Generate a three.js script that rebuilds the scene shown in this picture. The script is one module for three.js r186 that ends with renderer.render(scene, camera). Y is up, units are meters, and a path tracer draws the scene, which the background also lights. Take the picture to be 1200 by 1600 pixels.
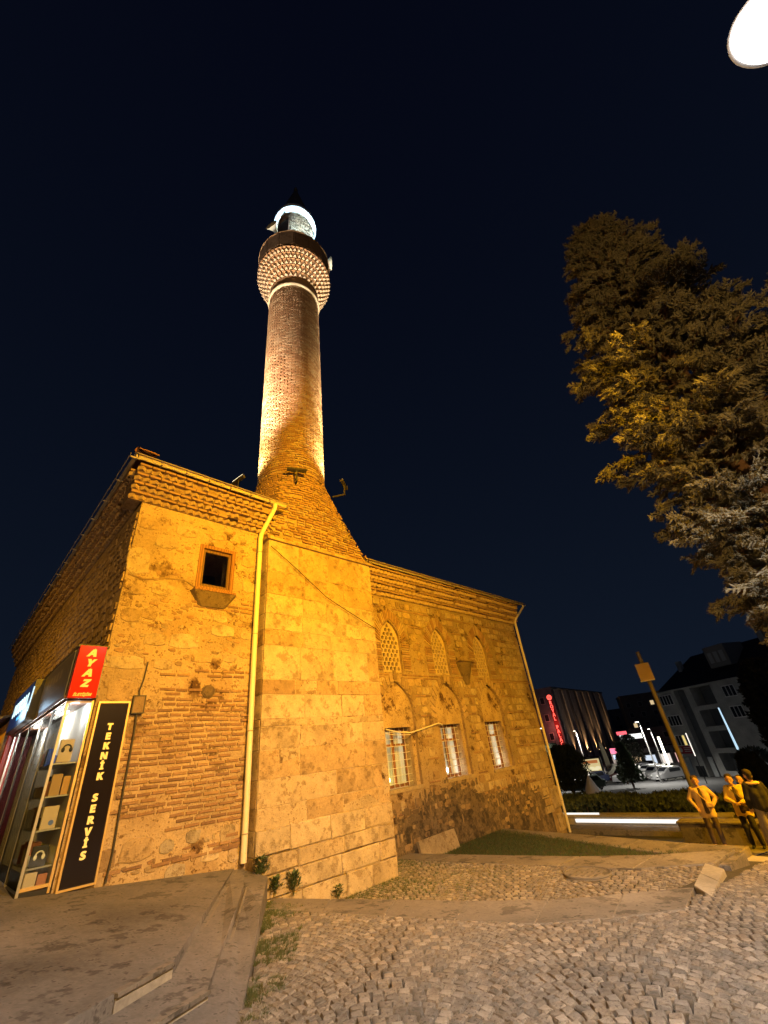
import * as THREE from 'three';
import { mergeGeometries } from 'three/addons/utils/BufferGeometryUtils.js';
import { MarchingCubes } from 'three/addons/objects/MarchingCubes.js';
import { TextGeometry } from 'three/addons/geometries/TextGeometry.js';
import { FontLoader } from 'three/addons/loaders/FontLoader.js';
import { RectAreaLightUniformsLib } from 'three/addons/lights/RectAreaLightUniformsLib.js';
import { RoundedBoxGeometry } from 'three/addons/geometries/RoundedBoxGeometry.js';

RectAreaLightUniformsLib.init();
// ---------------------------------------------------------------- camera, sky, exposure
const scene = new THREE.Scene();
const camera = new THREE.PerspectiveCamera(102.77, 0.75, 0.05, 2000);
{
  const yaw = 0.821148, pitch = 0.532106, roll = -0.119868;   // wide lens tilted up and slightly turned about its axis
  const f = new THREE.Vector3(Math.sin(yaw) * Math.cos(pitch), Math.sin(pitch), -Math.cos(yaw) * Math.cos(pitch));
  const r = new THREE.Vector3(Math.cos(yaw), 0, Math.sin(yaw)), u = r.clone().cross(f);
  camera.position.set(0, 1.55, 0);
  camera.up.copy(u.multiplyScalar(Math.cos(roll)).addScaledVector(r, -Math.sin(roll)));
  camera.lookAt(f.add(camera.position));
}
const renderer = new THREE.WebGLRenderer();
renderer.toneMapping = THREE.LinearToneMapping;
renderer.toneMappingExposure = 1;
renderer.shadowMap.enabled = true;
{ // night sky: deep navy, a little paler towards the town's horizon
  const w = 64, h = 64, d = new Float32Array(w * h * 4);
  for (let j = 0; j < h; j++) for (let i = 0; i < w; i++) {
    const el = ((j + .5) / h - .5) * Math.PI, t = Math.exp(-Math.max(0, el) * 1.5), k = (j * w + i) * 4;
    d[k] = .001 + .0046 * t; d[k + 1] = .0014 + .0085 * t; d[k + 2] = .0055 + .0145 * t; d[k + 3] = 1;
  }
  const t = new THREE.DataTexture(d, w, h, THREE.RGBAFormat, THREE.FloatType);
  t.mapping = THREE.EquirectangularReflectionMapping; t.magFilter = THREE.LinearFilter; t.needsUpdate = true;
  scene.background = t; scene.environment = t;
}
const moon = new THREE.DirectionalLight(0xbfd0ff, .012);
moon.position.set(-40, 70, 50); moon.castShadow = true; scene.add(moon);

// ---------------------------------------------------------------- helpers
let rs = 12345;
const R = () => { rs = (rs + 0x6d2b79f5) | 0; let t = Math.imul(rs ^ (rs >>> 15), 1 | rs); t = (t + Math.imul(t ^ (t >>> 7), 61 | t)) ^ t; return ((t ^ (t >>> 14)) >>> 0) / 4294967296; };
const rr = (a, b) => a + (b - a) * R(), ri = (n) => Math.floor(R() * n), pick = (a) => a[ri(a.length)];
const V = (x, y, z) => new THREE.Vector3(x, y, z), lerp = (a, b, t) => a + (b - a) * t, clamp = (x, a, b) => Math.min(b, Math.max(a, x));
const PI = Math.PI;
const used = new Map();
const numbered = (n) => { const k = used.get(n) || 0; used.set(n, k + 1); return k ? n + '_' + String(k).padStart(3, '0') : n; };
const W = new WeakMap();   // world place of each unrotated group
const wp = (o) => W.get(o) || V(0, 0, 0);
function shade(o) { o.castShadow = true; o.receiveShadow = true; return o; }
function thing(name, label, category, pos = [0, 0, 0], group) {
  const g = new THREE.Group(); g.name = numbered(name); g.position.set(...pos); W.set(g, V(...pos));
  g.userData = { label, category }; if (group) g.userData.group = group;
  scene.add(g); return g;
}
function solo(name, label, category, geo, m, pos = [0, 0, 0], group) {
  const o = shade(new THREE.Mesh(geo, m)); o.name = numbered(name); o.position.set(...pos); W.set(o, V(...pos));
  o.userData = { label, category }; if (group) o.userData.group = group;
  scene.add(o); return o;
}
function part(parent, name, geo, m, pos = [0, 0, 0], ry = 0, rx = 0, rz = 0) {   // pos in world metres, parents are not rotated
  const o = shade(new THREE.Mesh(geo, m)); o.name = name; const b = wp(parent);
  o.position.set(pos[0] - b.x, pos[1] - b.y, pos[2] - b.z); o.rotation.set(rx, ry, rz, 'YXZ');
  W.set(o, V(...pos)); parent.add(o); return o;
}
function structure(name, geo, m, pos = [0, 0, 0]) {
  const o = shade(new THREE.Mesh(geo, m)); o.name = numbered(name); o.position.set(...pos); W.set(o, V(...pos)); o.userData.kind = 'structure'; scene.add(o); return o;
}
const nonIdx = (g) => { const n = g.index ? g.toNonIndexed() : g; for (const k of Object.keys(n.attributes)) if (!['position', 'normal', 'uv', 'color'].includes(k)) n.deleteAttribute(k); return n; };
const merge = (list) => mergeGeometries(list.map(nonIdx), false);
const bx = (w, h, d, x = 0, y = 0, z = 0, ry = 0, rx = 0, rz = 0) => { const g = new THREE.BoxGeometry(w, h, d); if (rz) g.rotateZ(rz); if (rx) g.rotateX(rx); if (ry) g.rotateY(ry); g.translate(x, y, z); return metres(g); };
const rbx = (w, h, d, r, x = 0, y = 0, z = 0) => { const g = new RoundedBoxGeometry(w, h, d, 2, r); g.translate(x, y, z); return metres(g); };
const cyl = (r0, r1, h, n = 20, x = 0, y = 0, z = 0, open = false) => { const g = new THREE.CylinderGeometry(r0, r1, h, n, 1, open); g.translate(x, y, z); return g; };
function metres(g) {   // uv in metres from the dominant side of each normal
  const p = g.attributes.position, n = g.attributes.normal, uv = new Float32Array(p.count * 2);
  for (let i = 0; i < p.count; i++) {
    const ax = Math.abs(n.getX(i)), ay = Math.abs(n.getY(i)), az = Math.abs(n.getZ(i));
    const a = ay >= ax && ay >= az ? [p.getX(i), p.getZ(i)] : ax > az ? [p.getZ(i), p.getY(i)] : [p.getX(i), p.getY(i)];
    uv[2 * i] = a[0]; uv[2 * i + 1] = a[1];
  }
  g.setAttribute('uv', new THREE.BufferAttribute(uv, 2)); return g;
}
function tube(pts, r, seg = 0, rad = 8) {
  const c = new THREE.CatmullRomCurve3(pts.map((p) => V(...p)), false, 'catmullrom', .15);
  return new THREE.TubeGeometry(c, seg || pts.length * 6, r, rad);
}
function polyGeo(tris) {   // flat faces from a list of [a,b,c,(d)] points
  const pos = [];
  for (const f of tris) { pos.push(...f[0], ...f[1], ...f[2]); if (f[3]) pos.push(...f[0], ...f[2], ...f[3]); }
  const g = new THREE.BufferGeometry(); g.setAttribute('position', new THREE.Float32BufferAttribute(pos, 3)); g.computeVertexNormals(); return metres(g);
}
// a dressed stone or brick: face at +z, chamfered rim, uneven corners; its back lies at z = 0
function block(w, h, d, ch = .012, jit = .006, off = true) {
  const j = () => (R() - .5) * 2 * jit, ring = (ix, z) => [[-w / 2 + ix, -h / 2 + ix], [w / 2 - ix, -h / 2 + ix], [w / 2 - ix, h / 2 - ix], [-w / 2 + ix, h / 2 - ix]].map(([x, y]) => [x + j(), y + j(), z]);
  const a = ring(0, 0), b = ring(0, d - ch), c = ring(ch, d), f = [];
  c.forEach((p) => { p[2] += j() * .7; });
  for (let i = 0; i < 4; i++) { const k = (i + 1) % 4; f.push([a[i], a[k], b[k], b[i]], [b[i], b[k], c[k], c[i]]); }
  f.push([c[0], c[1], c[2], c[3]]);
  const g = polyGeo(f);
  if (off) { const uv = g.attributes.uv, ox = R() * 7, oy = R() * 7; for (let i = 0; i < uv.count; i++) uv.setXY(i, uv.getX(i) + ox, uv.getY(i) + oy); }
  return g;
}
function rubble(w, h, d, n = 9) {   // rounded field stone with an uneven outline
  const ring = (k, z) => [...Array(n)].map((_, i) => { const a = i / n * 2 * PI, c = Math.cos(a), s = Math.sin(a), q = Math.pow(Math.abs(c), 7) + Math.pow(Math.abs(s), 7), r = Math.pow(q, -1 / 7) * jt[i] * k; return [c * r * w / 2, s * r * h / 2, z]; });
  const jt = [...Array(n)].map(() => rr(.84, 1.04)), a = ring(1, 0), b = ring(.98, d * .7), c = ring(.92, d), f = []; c.forEach((p) => { p[2] += rr(-.2, .2) * d; });
  for (let i = 0; i < n; i++) { const k = (i + 1) % n; f.push([a[i], a[k], b[k], b[i]], [b[i], b[k], c[k], c[i]]); if (i > 0 && i < n - 1) f.push([c[0], c[i], c[i + 1]]); }
  const g = polyGeo(f), uv = g.attributes.uv, ox = R() * 7, oy = R() * 7; for (let i = 0; i < uv.count; i++) uv.setXY(i, uv.getX(i) + ox, uv.getY(i) + oy); return g;
}
function slab(top, thick, ch = .015) {   // convex outline of [x,y,z] seen from above; chamfered upper rim
  const n = top.length, cx = top.reduce((s, p) => s + p[0], 0) / n, cz = top.reduce((s, p) => s + p[2], 0) / n, f = [];
  let area = 0; for (let i = 0; i < n; i++) { const p = top[i], q = top[(i + 1) % n]; area += p[0] * q[2] - q[0] * p[2]; }
  const t = area > 0 ? [top[0], ...top.slice(1).reverse()] : top;
  const inn = t.map((p) => { const dx = cx - p[0], dz = cz - p[2], l = Math.hypot(dx, dz); return [p[0] + dx / l * ch, p[1], p[2] + dz / l * ch]; });
  const rim = t.map((p) => [p[0], p[1] - ch, p[2]]), bot = t.map((p) => [p[0], p[1] - thick, p[2]]);
  for (let i = 1; i < n - 1; i++) f.push([inn[0], inn[i], inn[i + 1]]);
  for (let i = 0; i < n; i++) { const k = (i + 1) % n; f.push([rim[i], rim[k], inn[k], inn[i]], [bot[i], bot[k], rim[k], rim[i]]); }
  return polyGeo(f);
}
const rgb = (r, g, b) => new THREE.Color().setRGB(r, g, b);

// ---------------------------------------------------------------- procedural textures
function lattice(period, seed) { let s = seed * 7919 + 17; const a = new Float32Array(period * period); for (let i = 0; i < a.length; i++) { s = (s + 0x6d2b79f5) | 0; let t = Math.imul(s ^ (s >>> 15), 1 | s); t = (t + Math.imul(t ^ (t >>> 7), 61 | t)) ^ t; a[i] = ((t ^ (t >>> 14)) >>> 0) / 4294967296; } return a; }
function noiseField(N, base, oct, seed, gain = .55) {
  const out = new Float32Array(N * N); let amp = 1, tot = 0;
  for (let o = 0; o < oct; o++) {
    const P = base << o; if (P > N) break; const L = lattice(P, seed + o * 31);
    for (let j = 0; j < N; j++) { const y = j / N * P, y0 = Math.floor(y), fy = y - y0, sy = fy * fy * (3 - 2 * fy), ya = y0 % P * P, yb = (y0 + 1) % P * P;
      for (let i = 0; i < N; i++) { const x = i / N * P, x0 = Math.floor(x), fx = x - x0, sx = fx * fx * (3 - 2 * fx), xa = x0 % P, xb = (x0 + 1) % P;
        out[j * N + i] += amp * lerp(lerp(L[ya + xa], L[ya + xb], sx), lerp(L[yb + xa], L[yb + xb], sx), sy); } }
    tot += amp; amp *= gain;
  }
  for (let i = 0; i < out.length; i++) out[i] /= tot; return out;
}
function texture(N, fn, rep, srgb = true) {
  const d = new Uint8Array(N * N * 4);
  for (let i = 0; i < N * N; i++) { const c = fn(i); d[4 * i] = clamp(c[0], 0, 1) * 255; d[4 * i + 1] = clamp(c[1], 0, 1) * 255; d[4 * i + 2] = clamp(c[2], 0, 1) * 255; d[4 * i + 3] = 255; }
  const t = new THREE.DataTexture(d, N, N, THREE.RGBAFormat); t.wrapS = t.wrapT = THREE.RepeatWrapping; t.magFilter = THREE.LinearFilter; t.minFilter = THREE.LinearMipmapLinearFilter; t.generateMipmaps = true;
  if (srgb) t.colorSpace = THREE.SRGBColorSpace; t.repeat.set(rep, rep); t.needsUpdate = true; return t;
}
const N = 512;
const nA = noiseField(N, 4, 7, 1, .62), nB = noiseField(N, 16, 5, 2, .7), nC = noiseField(N, 3, 4, 3, .5), nD = noiseField(N, 64, 3, 4, .8);
const ss = (a, b, x) => { const t = clamp((x - a) / (b - a), 0, 1); return t * t * (3 - 2 * t); };
// weathered limestone: mottled, with darker lichen blotches and pits
const texStone = texture(N, (i) => { const b = .80 + .42 * (nA[i] - .5) + .2 * (nD[i] - .5), k = ss(.5, .74, nB[i]) * .2 + ss(.52, .76, nA[i]) * .16 + ss(.64, .78, nD[i]) * .22; return [b * (1 - k) + .06, b * (1 - k * 1.12) + .05, b * (1 - k * 1.28) + .04]; }, .45);
const bumpStone = texture(N, (i) => { const h = .5 + .5 * (nA[i] - .5) + .35 * (nD[i] - .5) - .5 * ss(.58, .7, nB[i]); return [h, h, h]; }, .45, false);
// crumbling lime plaster and mortar
const texPlaster = texture(N, (i) => { const b = .80 + .34 * (nC[i] - .5) + .24 * (nD[i] - .5), k = ss(.48, .68, nB[i]) * ss(.42, .6, nA[i]) * .46 + ss(.56, .72, nC[i]) * .16 + ss(.6, .76, nD[i]) * .34; return [b * (1 - k) + .07, b * (1 - k * 1.12) + .05, b * (1 - k * 1.25) + .03]; }, .31);
const bumpPlaster = texture(N, (i) => { const h = .5 + .5 * (nA[i] - .5) + .4 * (nD[i] - .5) - .45 * ss(.5, .62, nB[i]); return [h, h, h]; }, .31, false);
const texFine = texture(N, (i) => { const b = .86 + .2 * (nC[i] - .5) + .2 * (nD[i] - .5) + .14 * (nA[i] - .5), k = ss(.6, .74, nA[i]) * .22; return [b - k, b - k * 1.05, b - k * 1.1]; }, .37);
const bumpFine = texture(N, (i) => { const h = .5 + .35 * (nA[i] - .5) + .6 * (nD[i] - .5); return [h, h, h]; }, .9, false);
const texDamp = texture(N, (i) => { const b = .72 + .3 * (nC[i] - .5) + .25 * (nD[i] - .5), k = ss(.44, .6, nB[i]) * .3 + ss(.46, .6, nA[i]) * .22; return [b * (1 - k) + .05, b * (1 - k) + .05, b * (1 - k) + .05]; }, .33);
const texPave = texture(N, (i) => { const b = .82 + .34 * (nC[i] - .5) + .3 * (nA[i] - .5) + .22 * (nD[i] - .5), k = ss(.58, .7, nB[i]) * .22 + ss(.68, .8, nD[i]) * .3; return [b - k, b - k * 1.02, b - k * 1.05]; }, .27);
const texWood = texture(256, (i) => { const x = i % 256, y = (i / 256) | 0, g = .5 + .5 * Math.sin(x * .35 + 5 * nA[(y >> 2) * N + x] * 3); const b = .75 + .25 * g; return [b, b * .94, b * .88]; }, 1);

const mats = {};
const mat = (key, r, g, b, o = {}) => (mats[key] ??= new THREE.MeshStandardMaterial({ color: rgb(r, g, b), roughness: .9, ...o }));
const stoneOf = (key, r, g, b) => mat(key, r, g, b, { map: texStone, bumpMap: bumpStone, bumpScale: .012, roughness: .93 });
const M = {
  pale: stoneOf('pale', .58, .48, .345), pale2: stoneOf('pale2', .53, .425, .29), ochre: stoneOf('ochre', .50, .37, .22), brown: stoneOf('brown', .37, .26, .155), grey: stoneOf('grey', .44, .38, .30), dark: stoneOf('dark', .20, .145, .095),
  mortar: mat('mortar', .52, .43, .30, { map: texPlaster, bumpMap: bumpPlaster, bumpScale: .02, roughness: .96 }),
  plaster: mat('plaster', .50, .39, .25, { map: texPlaster, bumpMap: bumpPlaster, bumpScale: .02, roughness: .96 }),
  mortarBrown: mat('mortarBrown', .40, .31, .2, { map: texPlaster, bumpMap: bumpPlaster, bumpScale: .02, roughness: .96 }),
  damp: mat('damp', .30, .215, .135, { map: texDamp, bumpMap: bumpPlaster, bumpScale: .02, roughness: .9 }),
  brickA: mat('brickA', .33, .19, .105, { map: texFine, bumpMap: bumpFine, bumpScale: .006 }), brickB: mat('brickB', .40, .245, .135, { map: texFine, bumpMap: bumpFine, bumpScale: .006 }), brickC: mat('brickC', .26, .15, .09, { map: texFine, bumpMap: bumpFine, bumpScale: .006 }),
  brickPale: mat('brickPale', .46, .33, .21, { map: texFine, bumpMap: bumpFine, bumpScale: .006 }),
  kerb: mat('kerb', .31, .265, .22, { map: texPave, bumpMap: bumpFine, bumpScale: .004, roughness: .85 }), kerbPale: mat('kerbPale', .46, .41, .34, { map: texFine, bumpMap: bumpFine, bumpScale: .004, roughness: .8 }),
  paving: mat('paving', .245, .22, .205, { map: texPave, bumpMap: bumpFine, bumpScale: .005, roughness: .8 }), paving2: mat('paving2', .265, .235, .215, { map: texPave, bumpMap: bumpFine, bumpScale: .005, roughness: .8 }),
  soil: mat('soil', .075, .062, .042, { map: texFine, bumpMap: bumpFine, bumpScale: .02 }),
  asphalt: mat('asphalt', .06, .06, .062, { map: texFine, bumpMap: bumpFine, bumpScale: .004 }),
  pipe: mat('pipe', .62, .56, .44, { roughness: .55 }), gutter: mat('gutter', .36, .31, .25, { roughness: .6 }),
  wood: mat('wood', .27, .13, .06, { map: texWood, roughness: .6 }), woodDark: mat('woodDark', .13, .06, .035, { map: texWood, roughness: .55 }),
  iron: mat('iron', .05, .045, .04, { roughness: .6, metalness: .4 }), ironPale: mat('ironPale', .55, .52, .46, { roughness: .55 }), cable: mat('cable', .035, .03, .028, { roughness: .6 }), cablePale: mat('cablePale', .6, .55, .45, { roughness: .6 }),
  lead: mat('lead', .075, .07, .075, { roughness: .65, metalness: .3 }), brass: mat('brass', .3, .22, .1, { roughness: .4, metalness: .8 }),
  tile: mat('tile', .25, .11, .06, { map: texFine }), black: mat('black', .012, .012, .013, { roughness: .5 }), white: mat('white', .78, .77, .74, { roughness: .6 }), metal: mat('metal', .45, .45, .45, { roughness: .4, metalness: .8 }),
  gold: mat('gold', .72, .5, .2, { roughness: .35, metalness: .55 }),
  glass: new THREE.MeshPhysicalMaterial({ color: rgb(.9, .93, .92), transmission: 1, thickness: 0, roughness: .02, ior: 1.5 }),
};
const brickMats = [M.brickA, M.brickB, M.brickC, M.brickA];
const glow = (r, g, b, e = 1) => new THREE.MeshStandardMaterial({ color: rgb(.02, .02, .02), emissive: rgb(r, g, b), emissiveIntensity: e, roughness: .6 });
const print = (w, h, draw, o = {}) => { const c = document.createElement('canvas'); c.width = w; c.height = h; const x = c.getContext('2d'); draw(x, w, h); const t = new THREE.CanvasTexture(c); t.colorSpace = THREE.SRGBColorSpace; t.magFilter = THREE.LinearFilter; return new THREE.MeshStandardMaterial({ map: t, roughness: .35, ...o }); };
function spot(parent, pos, target, color, I, angle, penumbra = 1, radius = 4) {
  const l = new THREE.SpotLight(color, I, 0, angle, penumbra, 2); const b = wp(parent); l.position.set(pos[0] - b.x, pos[1] - b.y, pos[2] - b.z);
  l.target.position.set(target[0] - b.x, target[1] - b.y, target[2] - b.z); l.castShadow = true; l.shadow.radius = radius; parent.add(l); parent.add(l.target); return l;
}
function point(parent, pos, color, I, radius = 3) { const l = new THREE.PointLight(color, I, 0, 2), b = wp(parent); l.position.set(pos[0] - b.x, pos[1] - b.y, pos[2] - b.z); l.castShadow = true; l.shadow.radius = radius; parent.add(l); return l; }
const SODIUM = rgb(1, .455, .004), COOL = rgb(.86, .93, 1), WARM = rgb(1, .77, .45);

// ---------------------------------------------------------------- street lamps that light the square
function streetLamp(name, label, base, head, lens, color, I, target, angle, glowStrength, flood) {
  const t = thing(name, label, 'street lamp', base);
  part(t, 'pole', cyl(.055, .085, head[1] + .1 - base[1], 14, 0, (head[1] + .1 - base[1]) / 2, 0), M.metal, base);
  part(t, 'foot', cyl(.16, .2, .25, 14, 0, .125, 0), M.metal, base);
  const dx = head[0] - base[0], dz = head[2] - base[2], L = Math.hypot(dx, dz), ry = Math.atan2(-dz, dx);
  if (L > .1) part(t, 'arm', bx(L, .06, .06, L / 2, 0, 0), M.metal, [base[0], head[1] + .06, base[2]], ry);
  const dir = V(target[0] - head[0], target[1] - head[1], target[2] - head[2]).normalize();
  const q = new THREE.Quaternion().setFromUnitVectors(V(0, -1, 0), flood ? dir : V(0, -1, 0));
  const h = part(t, 'lamp_head', flood ? rbx(lens[0] + .1, .1, lens[1] + .1, .03, 0, .055, 0) : new THREE.CylinderGeometry(.36, .5, .1, 40).scale(lens[0] + .07, 1, lens[1] + .07).translate(0, .056, 0), M.metal, head); h.rotation.y = ry;
  const g = part(t, 'lamp_lens', new THREE.CylinderGeometry(.5, .5, .012, 40).scale(lens[0], 1, lens[1]), glow(color.r, color.g, color.b, glowStrength), [head[0], head[1] - .003, head[2]]); g.rotation.y = ry;
  if (flood) { h.quaternion.copy(q); g.quaternion.copy(q); }
  const d = flood ? dir.clone().multiplyScalar(.04) : V(0, -.04, 0);
  spot(t, [head[0] + d.x, head[1] + d.y, head[2] + d.z], flood ? target : [head[0] + (target[0] - head[0]) * .5, head[1] - 5, head[2] + (target[2] - head[2]) * .5], color, I, angle, 1, 9);
  return t;
}
streetLamp('street_lamp', 'white street lamp glaring at the upper right corner above the square', [5.8, -.45, 4.2], [4.14, 7.6, 2.5], [.92, .62], rgb(1, .93, .88), 600, [5.8, -.5, -.8], 1.1, 14, false);
streetLamp('flood_lamp', 'sodium floodlight on a mast beside the square, aimed at the mosque', [2.6, -.2, 4.6], [2.8, 8.8, 4.2], [.5, .34], SODIUM, 2500, [8.0, 6.2, -9.6], .76, 12, true);
streetLamp('sodium_lamp', 'sodium street lamp to the right of the spruce', [17.2, -1.75, 3.2], [16.3, 5.0, 1.6], [.5, .25], SODIUM, 900, [16.4, -1, -3.4], 1.35, 12, false);
streetLamp('sodium_lamp', 'sodium street lamp across the shop street', [-8.5, .8, -15], [-7.2, 7.2, -15.4], [.5, .25], SODIUM, 420, [-2, 2, -17], 1.4, 12, false);
{ // globe lamp added out of view, fills warm light on spruce and square
  const b = [-.4, .03, 3.4], t = thing('added_globe_lamp', 'added fill lamp, a sodium globe on a short post behind the photographer', 'street lamp', b);
  part(t, 'pole', cyl(.05, .07, 5.0, 14, 0, 2.5, 0), M.metal, b); part(t, 'globe', new THREE.SphereGeometry(.19, 24, 16).translate(0, 5.2, 0), glow(SODIUM.r, SODIUM.g, SODIUM.b, 10), b); part(t, 'globe_cap', cyl(.05, .14, .08, 16, 0, 5.42, 0), M.metal, b);
  point(t, [b[0], b[1] + 5.2, b[2]], rgb(1, .55, .14), 270, 9);
}

// ---------------------------------------------------------------- ground
const knots = [[-400, 3], [-20, 1.56], [9.2, -.718], [13, -1.15], [17, -1.68], [20, -2.02], [40, -3.4], [60, -4.6], [80, -5.5], [100, -6.2], [1500, -6.6]];
function gx(x) { for (let i = 1; i < knots.length; i++) if (x <= knots[i][0]) { const a = knots[i - 1], b = knots[i]; return lerp(a[1], b[1], (x - a[0]) / (b[0] - a[0])); } return -6.6; }
const g = (x, z) => gx(x) + .008 * clamp(z, -14, 10);
function sheet(xs, zs, fn) { // grid of rows
  const f = []; for (let i = 0; i + 1 < xs.length; i++) for (let j = 0; j + 1 < zs.length; j++) { const P = (x, z) => [x, fn(x, z), z]; f.push([P(xs[i], zs[j]), P(xs[i], zs[j + 1]), P(xs[i + 1], zs[j + 1]), P(xs[i + 1], zs[j])]); } return polyGeo(f);
}
structure('ground', sheet([18.4, 20, 30, 40, 60, 80, 100, 400, 1400], [-1200, -200, -60, -14, 10, 60, 200, 1200], (x, z) => g(x, z)), M.asphalt);
structure('ground', sheet([-1200, -200, -60, 18.4], [-1200, -200, -30, -3.2], () => -2.35), M.asphalt);
structure('ground', sheet([-1200, -200, -30], [-3.2, 40, 1200], () => 1.2), M.asphalt);
structure('plaza_paving', sheet([15.0, 17, 18.4], [-14, -8, -3.2], (x, z) => g(x, z) - .002), M.paving);

// stepped paving in front of the shop: three levels that fade out towards the wall
const ps = (x, z) => .011 - .103 * x - .05 * z;
const lv1 = (x, z) => ps(x, z) - lerp(.02, .125, ss(-7.2, -5.5, z)), lv2 = (x, z) => ps(x, z) - lerp(.045, .235, ss(-7.4, -4.9, z));
const onL = (fn, list) => list.map(([x, z]) => [x, fn(x, z), z]);
const pave = structure('shop_pavement', slab(onL(ps, [[.39, -9.42], [4.79, -9.44], [2.25, -5.55], [1.66, -5.19], [1.25, -4.9], [.8, -4.0], [.5, -3.2], [.39, -3.2]]), .6, .004), M.paving);
{
  const S = (fn, pts, m, name = 'paving_slab', th = .55) => part(pave, name, slab(onL(fn, pts), th, .008), m);
  S(ps, [[.385, -9.42], [.385, -3.2], [-7, -3.2], [-7, -9.42]], M.paving2);
  S(ps, [[1.45, -9.43], [-7, -9.43], [-7, -40], [1.45, -40]], M.paving);
  S(lv1, [[4.7, -9.44], [5.02, -9.44], [4.30, -8.1], [3.5, -6.8], [2.9, -5.9], [2.42, -5.12], [1.76, -4.78], [1.2, -5.05], [1.64, -5.3], [2.2, -5.62], [2.9, -6.7], [3.3, -7.3]], M.paving2);
  S(lv2, [[4.85, -9.42], [5.03, -9.42], [5.04, -8.62], [4.0, -7.0], [3.3, -5.9], [2.47, -4.6], [1.9, -3.7], [.9, -3.3], [.6, -3.4], [.9, -4.4], [1.7, -4.85], [2.36, -5.2], [3.4, -6.8], [4.2, -8.1]], M.paving);
  // ramp at the left that climbs back to the upper level
  // pale stone treads on the two risers
  const nose = (fn, a, b, drop) => { // riser face plus an overhanging tread edge
    const ux = b[0] - a[0], uz = b[1] - a[1], L = Math.hypot(ux, uz), nx = -uz / L, nz = ux / L, ya = fn(...a), yb = fn(...b);
    const face = polyGeo([[[a[0] + nx * .012, ya - drop, a[1] + nz * .012], [b[0] + nx * .012, yb - drop, b[1] + nz * .012], [b[0] + nx * .012, yb - .03, b[1] + nz * .012], [a[0] + nx * .012, ya - .03, a[1] + nz * .012]]]);
    part(pave, 'stair_riser', face, M.kerbPale);
    part(pave, 'stair_nosing', slab([[a[0] - nx * .05, ya + .006, a[1] - nz * .05], [a[0] + nx * .035, ya + .004, a[1] + nz * .035], [b[0] + nx * .035, yb + .004, b[1] + nz * .035], [b[0] - nx * .05, yb + .006, b[1] - nz * .05]], .032, .006), M.kerb);
  };
  nose(ps, [1.66, -5.19], [2.25, -5.55], .16); nose(lv1, [1.76, -4.78], [2.42, -5.12], .15);
  // pale worn joint strips along the two creases
  for (const [fn, a, b] of [[lv1, [4.86, -9.4], [2.30, -5.56]], [lv2, [4.36, -8.1], [2.48, -5.14]]]) { const nx = .034, nz = -.022; part(pave, 'joint_strip', slab([[a[0] - nx * .6, fn(...a) + .012, a[1] - nz * .6], [b[0] - nx, fn(...b) + .012, b[1] - nz], [b[0] + nx, fn(...b) + .008, b[1] + nz], [a[0] + nx * .6, fn(...a) + .008, a[1] + nz * .6]], .05, .006), M.kerb); }
}

// the cobbled square: a bed of soil and grit with setts laid in segmental arcs
const inPoly = (x, z, P) => { let c = false; for (let i = 0, j = P.length - 1; i < P.length; j = i++) if ((P[i][1] > z) !== (P[j][1] > z) && x < (P[j][0] - P[i][0]) * (z - P[i][1]) / (P[j][1] - P[i][1]) + P[i][0]) c = !c; return c; };
const bedPoly = [[-30, 40], [9.2, 40], [9.2, -2.8], [7.84, -2.8], [6.55, -3.9], [6.3, -4.8], [5.05, -8.2], [5.02, -9.4], [-30, -9.4]];
const square = structure('cobbled_square', (() => { const s = new THREE.Shape(bedPoly.map(([x, z]) => new THREE.Vector2(x, -z))); const G = new THREE.ShapeGeometry(s); G.rotateX(-PI / 2); const p = G.attributes.position; for (let i = 0; i < p.count; i++) p.setY(i, g(p.getX(i), p.getZ(i)) - .022); G.computeVertexNormals(); return metres(G.toNonIndexed()); })(), M.soil);
part(square, 'path_bed', sheet([9.2, 11, 13, 15, 17, 18.4], [-3.2, 10, 40], (x, z) => g(x, z) - .019), M.soil);
const settGeos = [...Array(9)].map(() => { const G = block(1, 1, .5, .1, .045); G.rotateX(-PI / 2); G.translate(0, -.46, 0); return G; });
const settMats = [[.44, .375, .31], [.39, .335, .28], [.48, .41, .335], [.33, .29, .25], [.41, .335, .26]].map(([r, gg, b], i) => mat('sett' + i, r, gg, b, { map: texPave, bumpMap: bumpFine, bumpScale: .01, roughness: .78 }));
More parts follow.
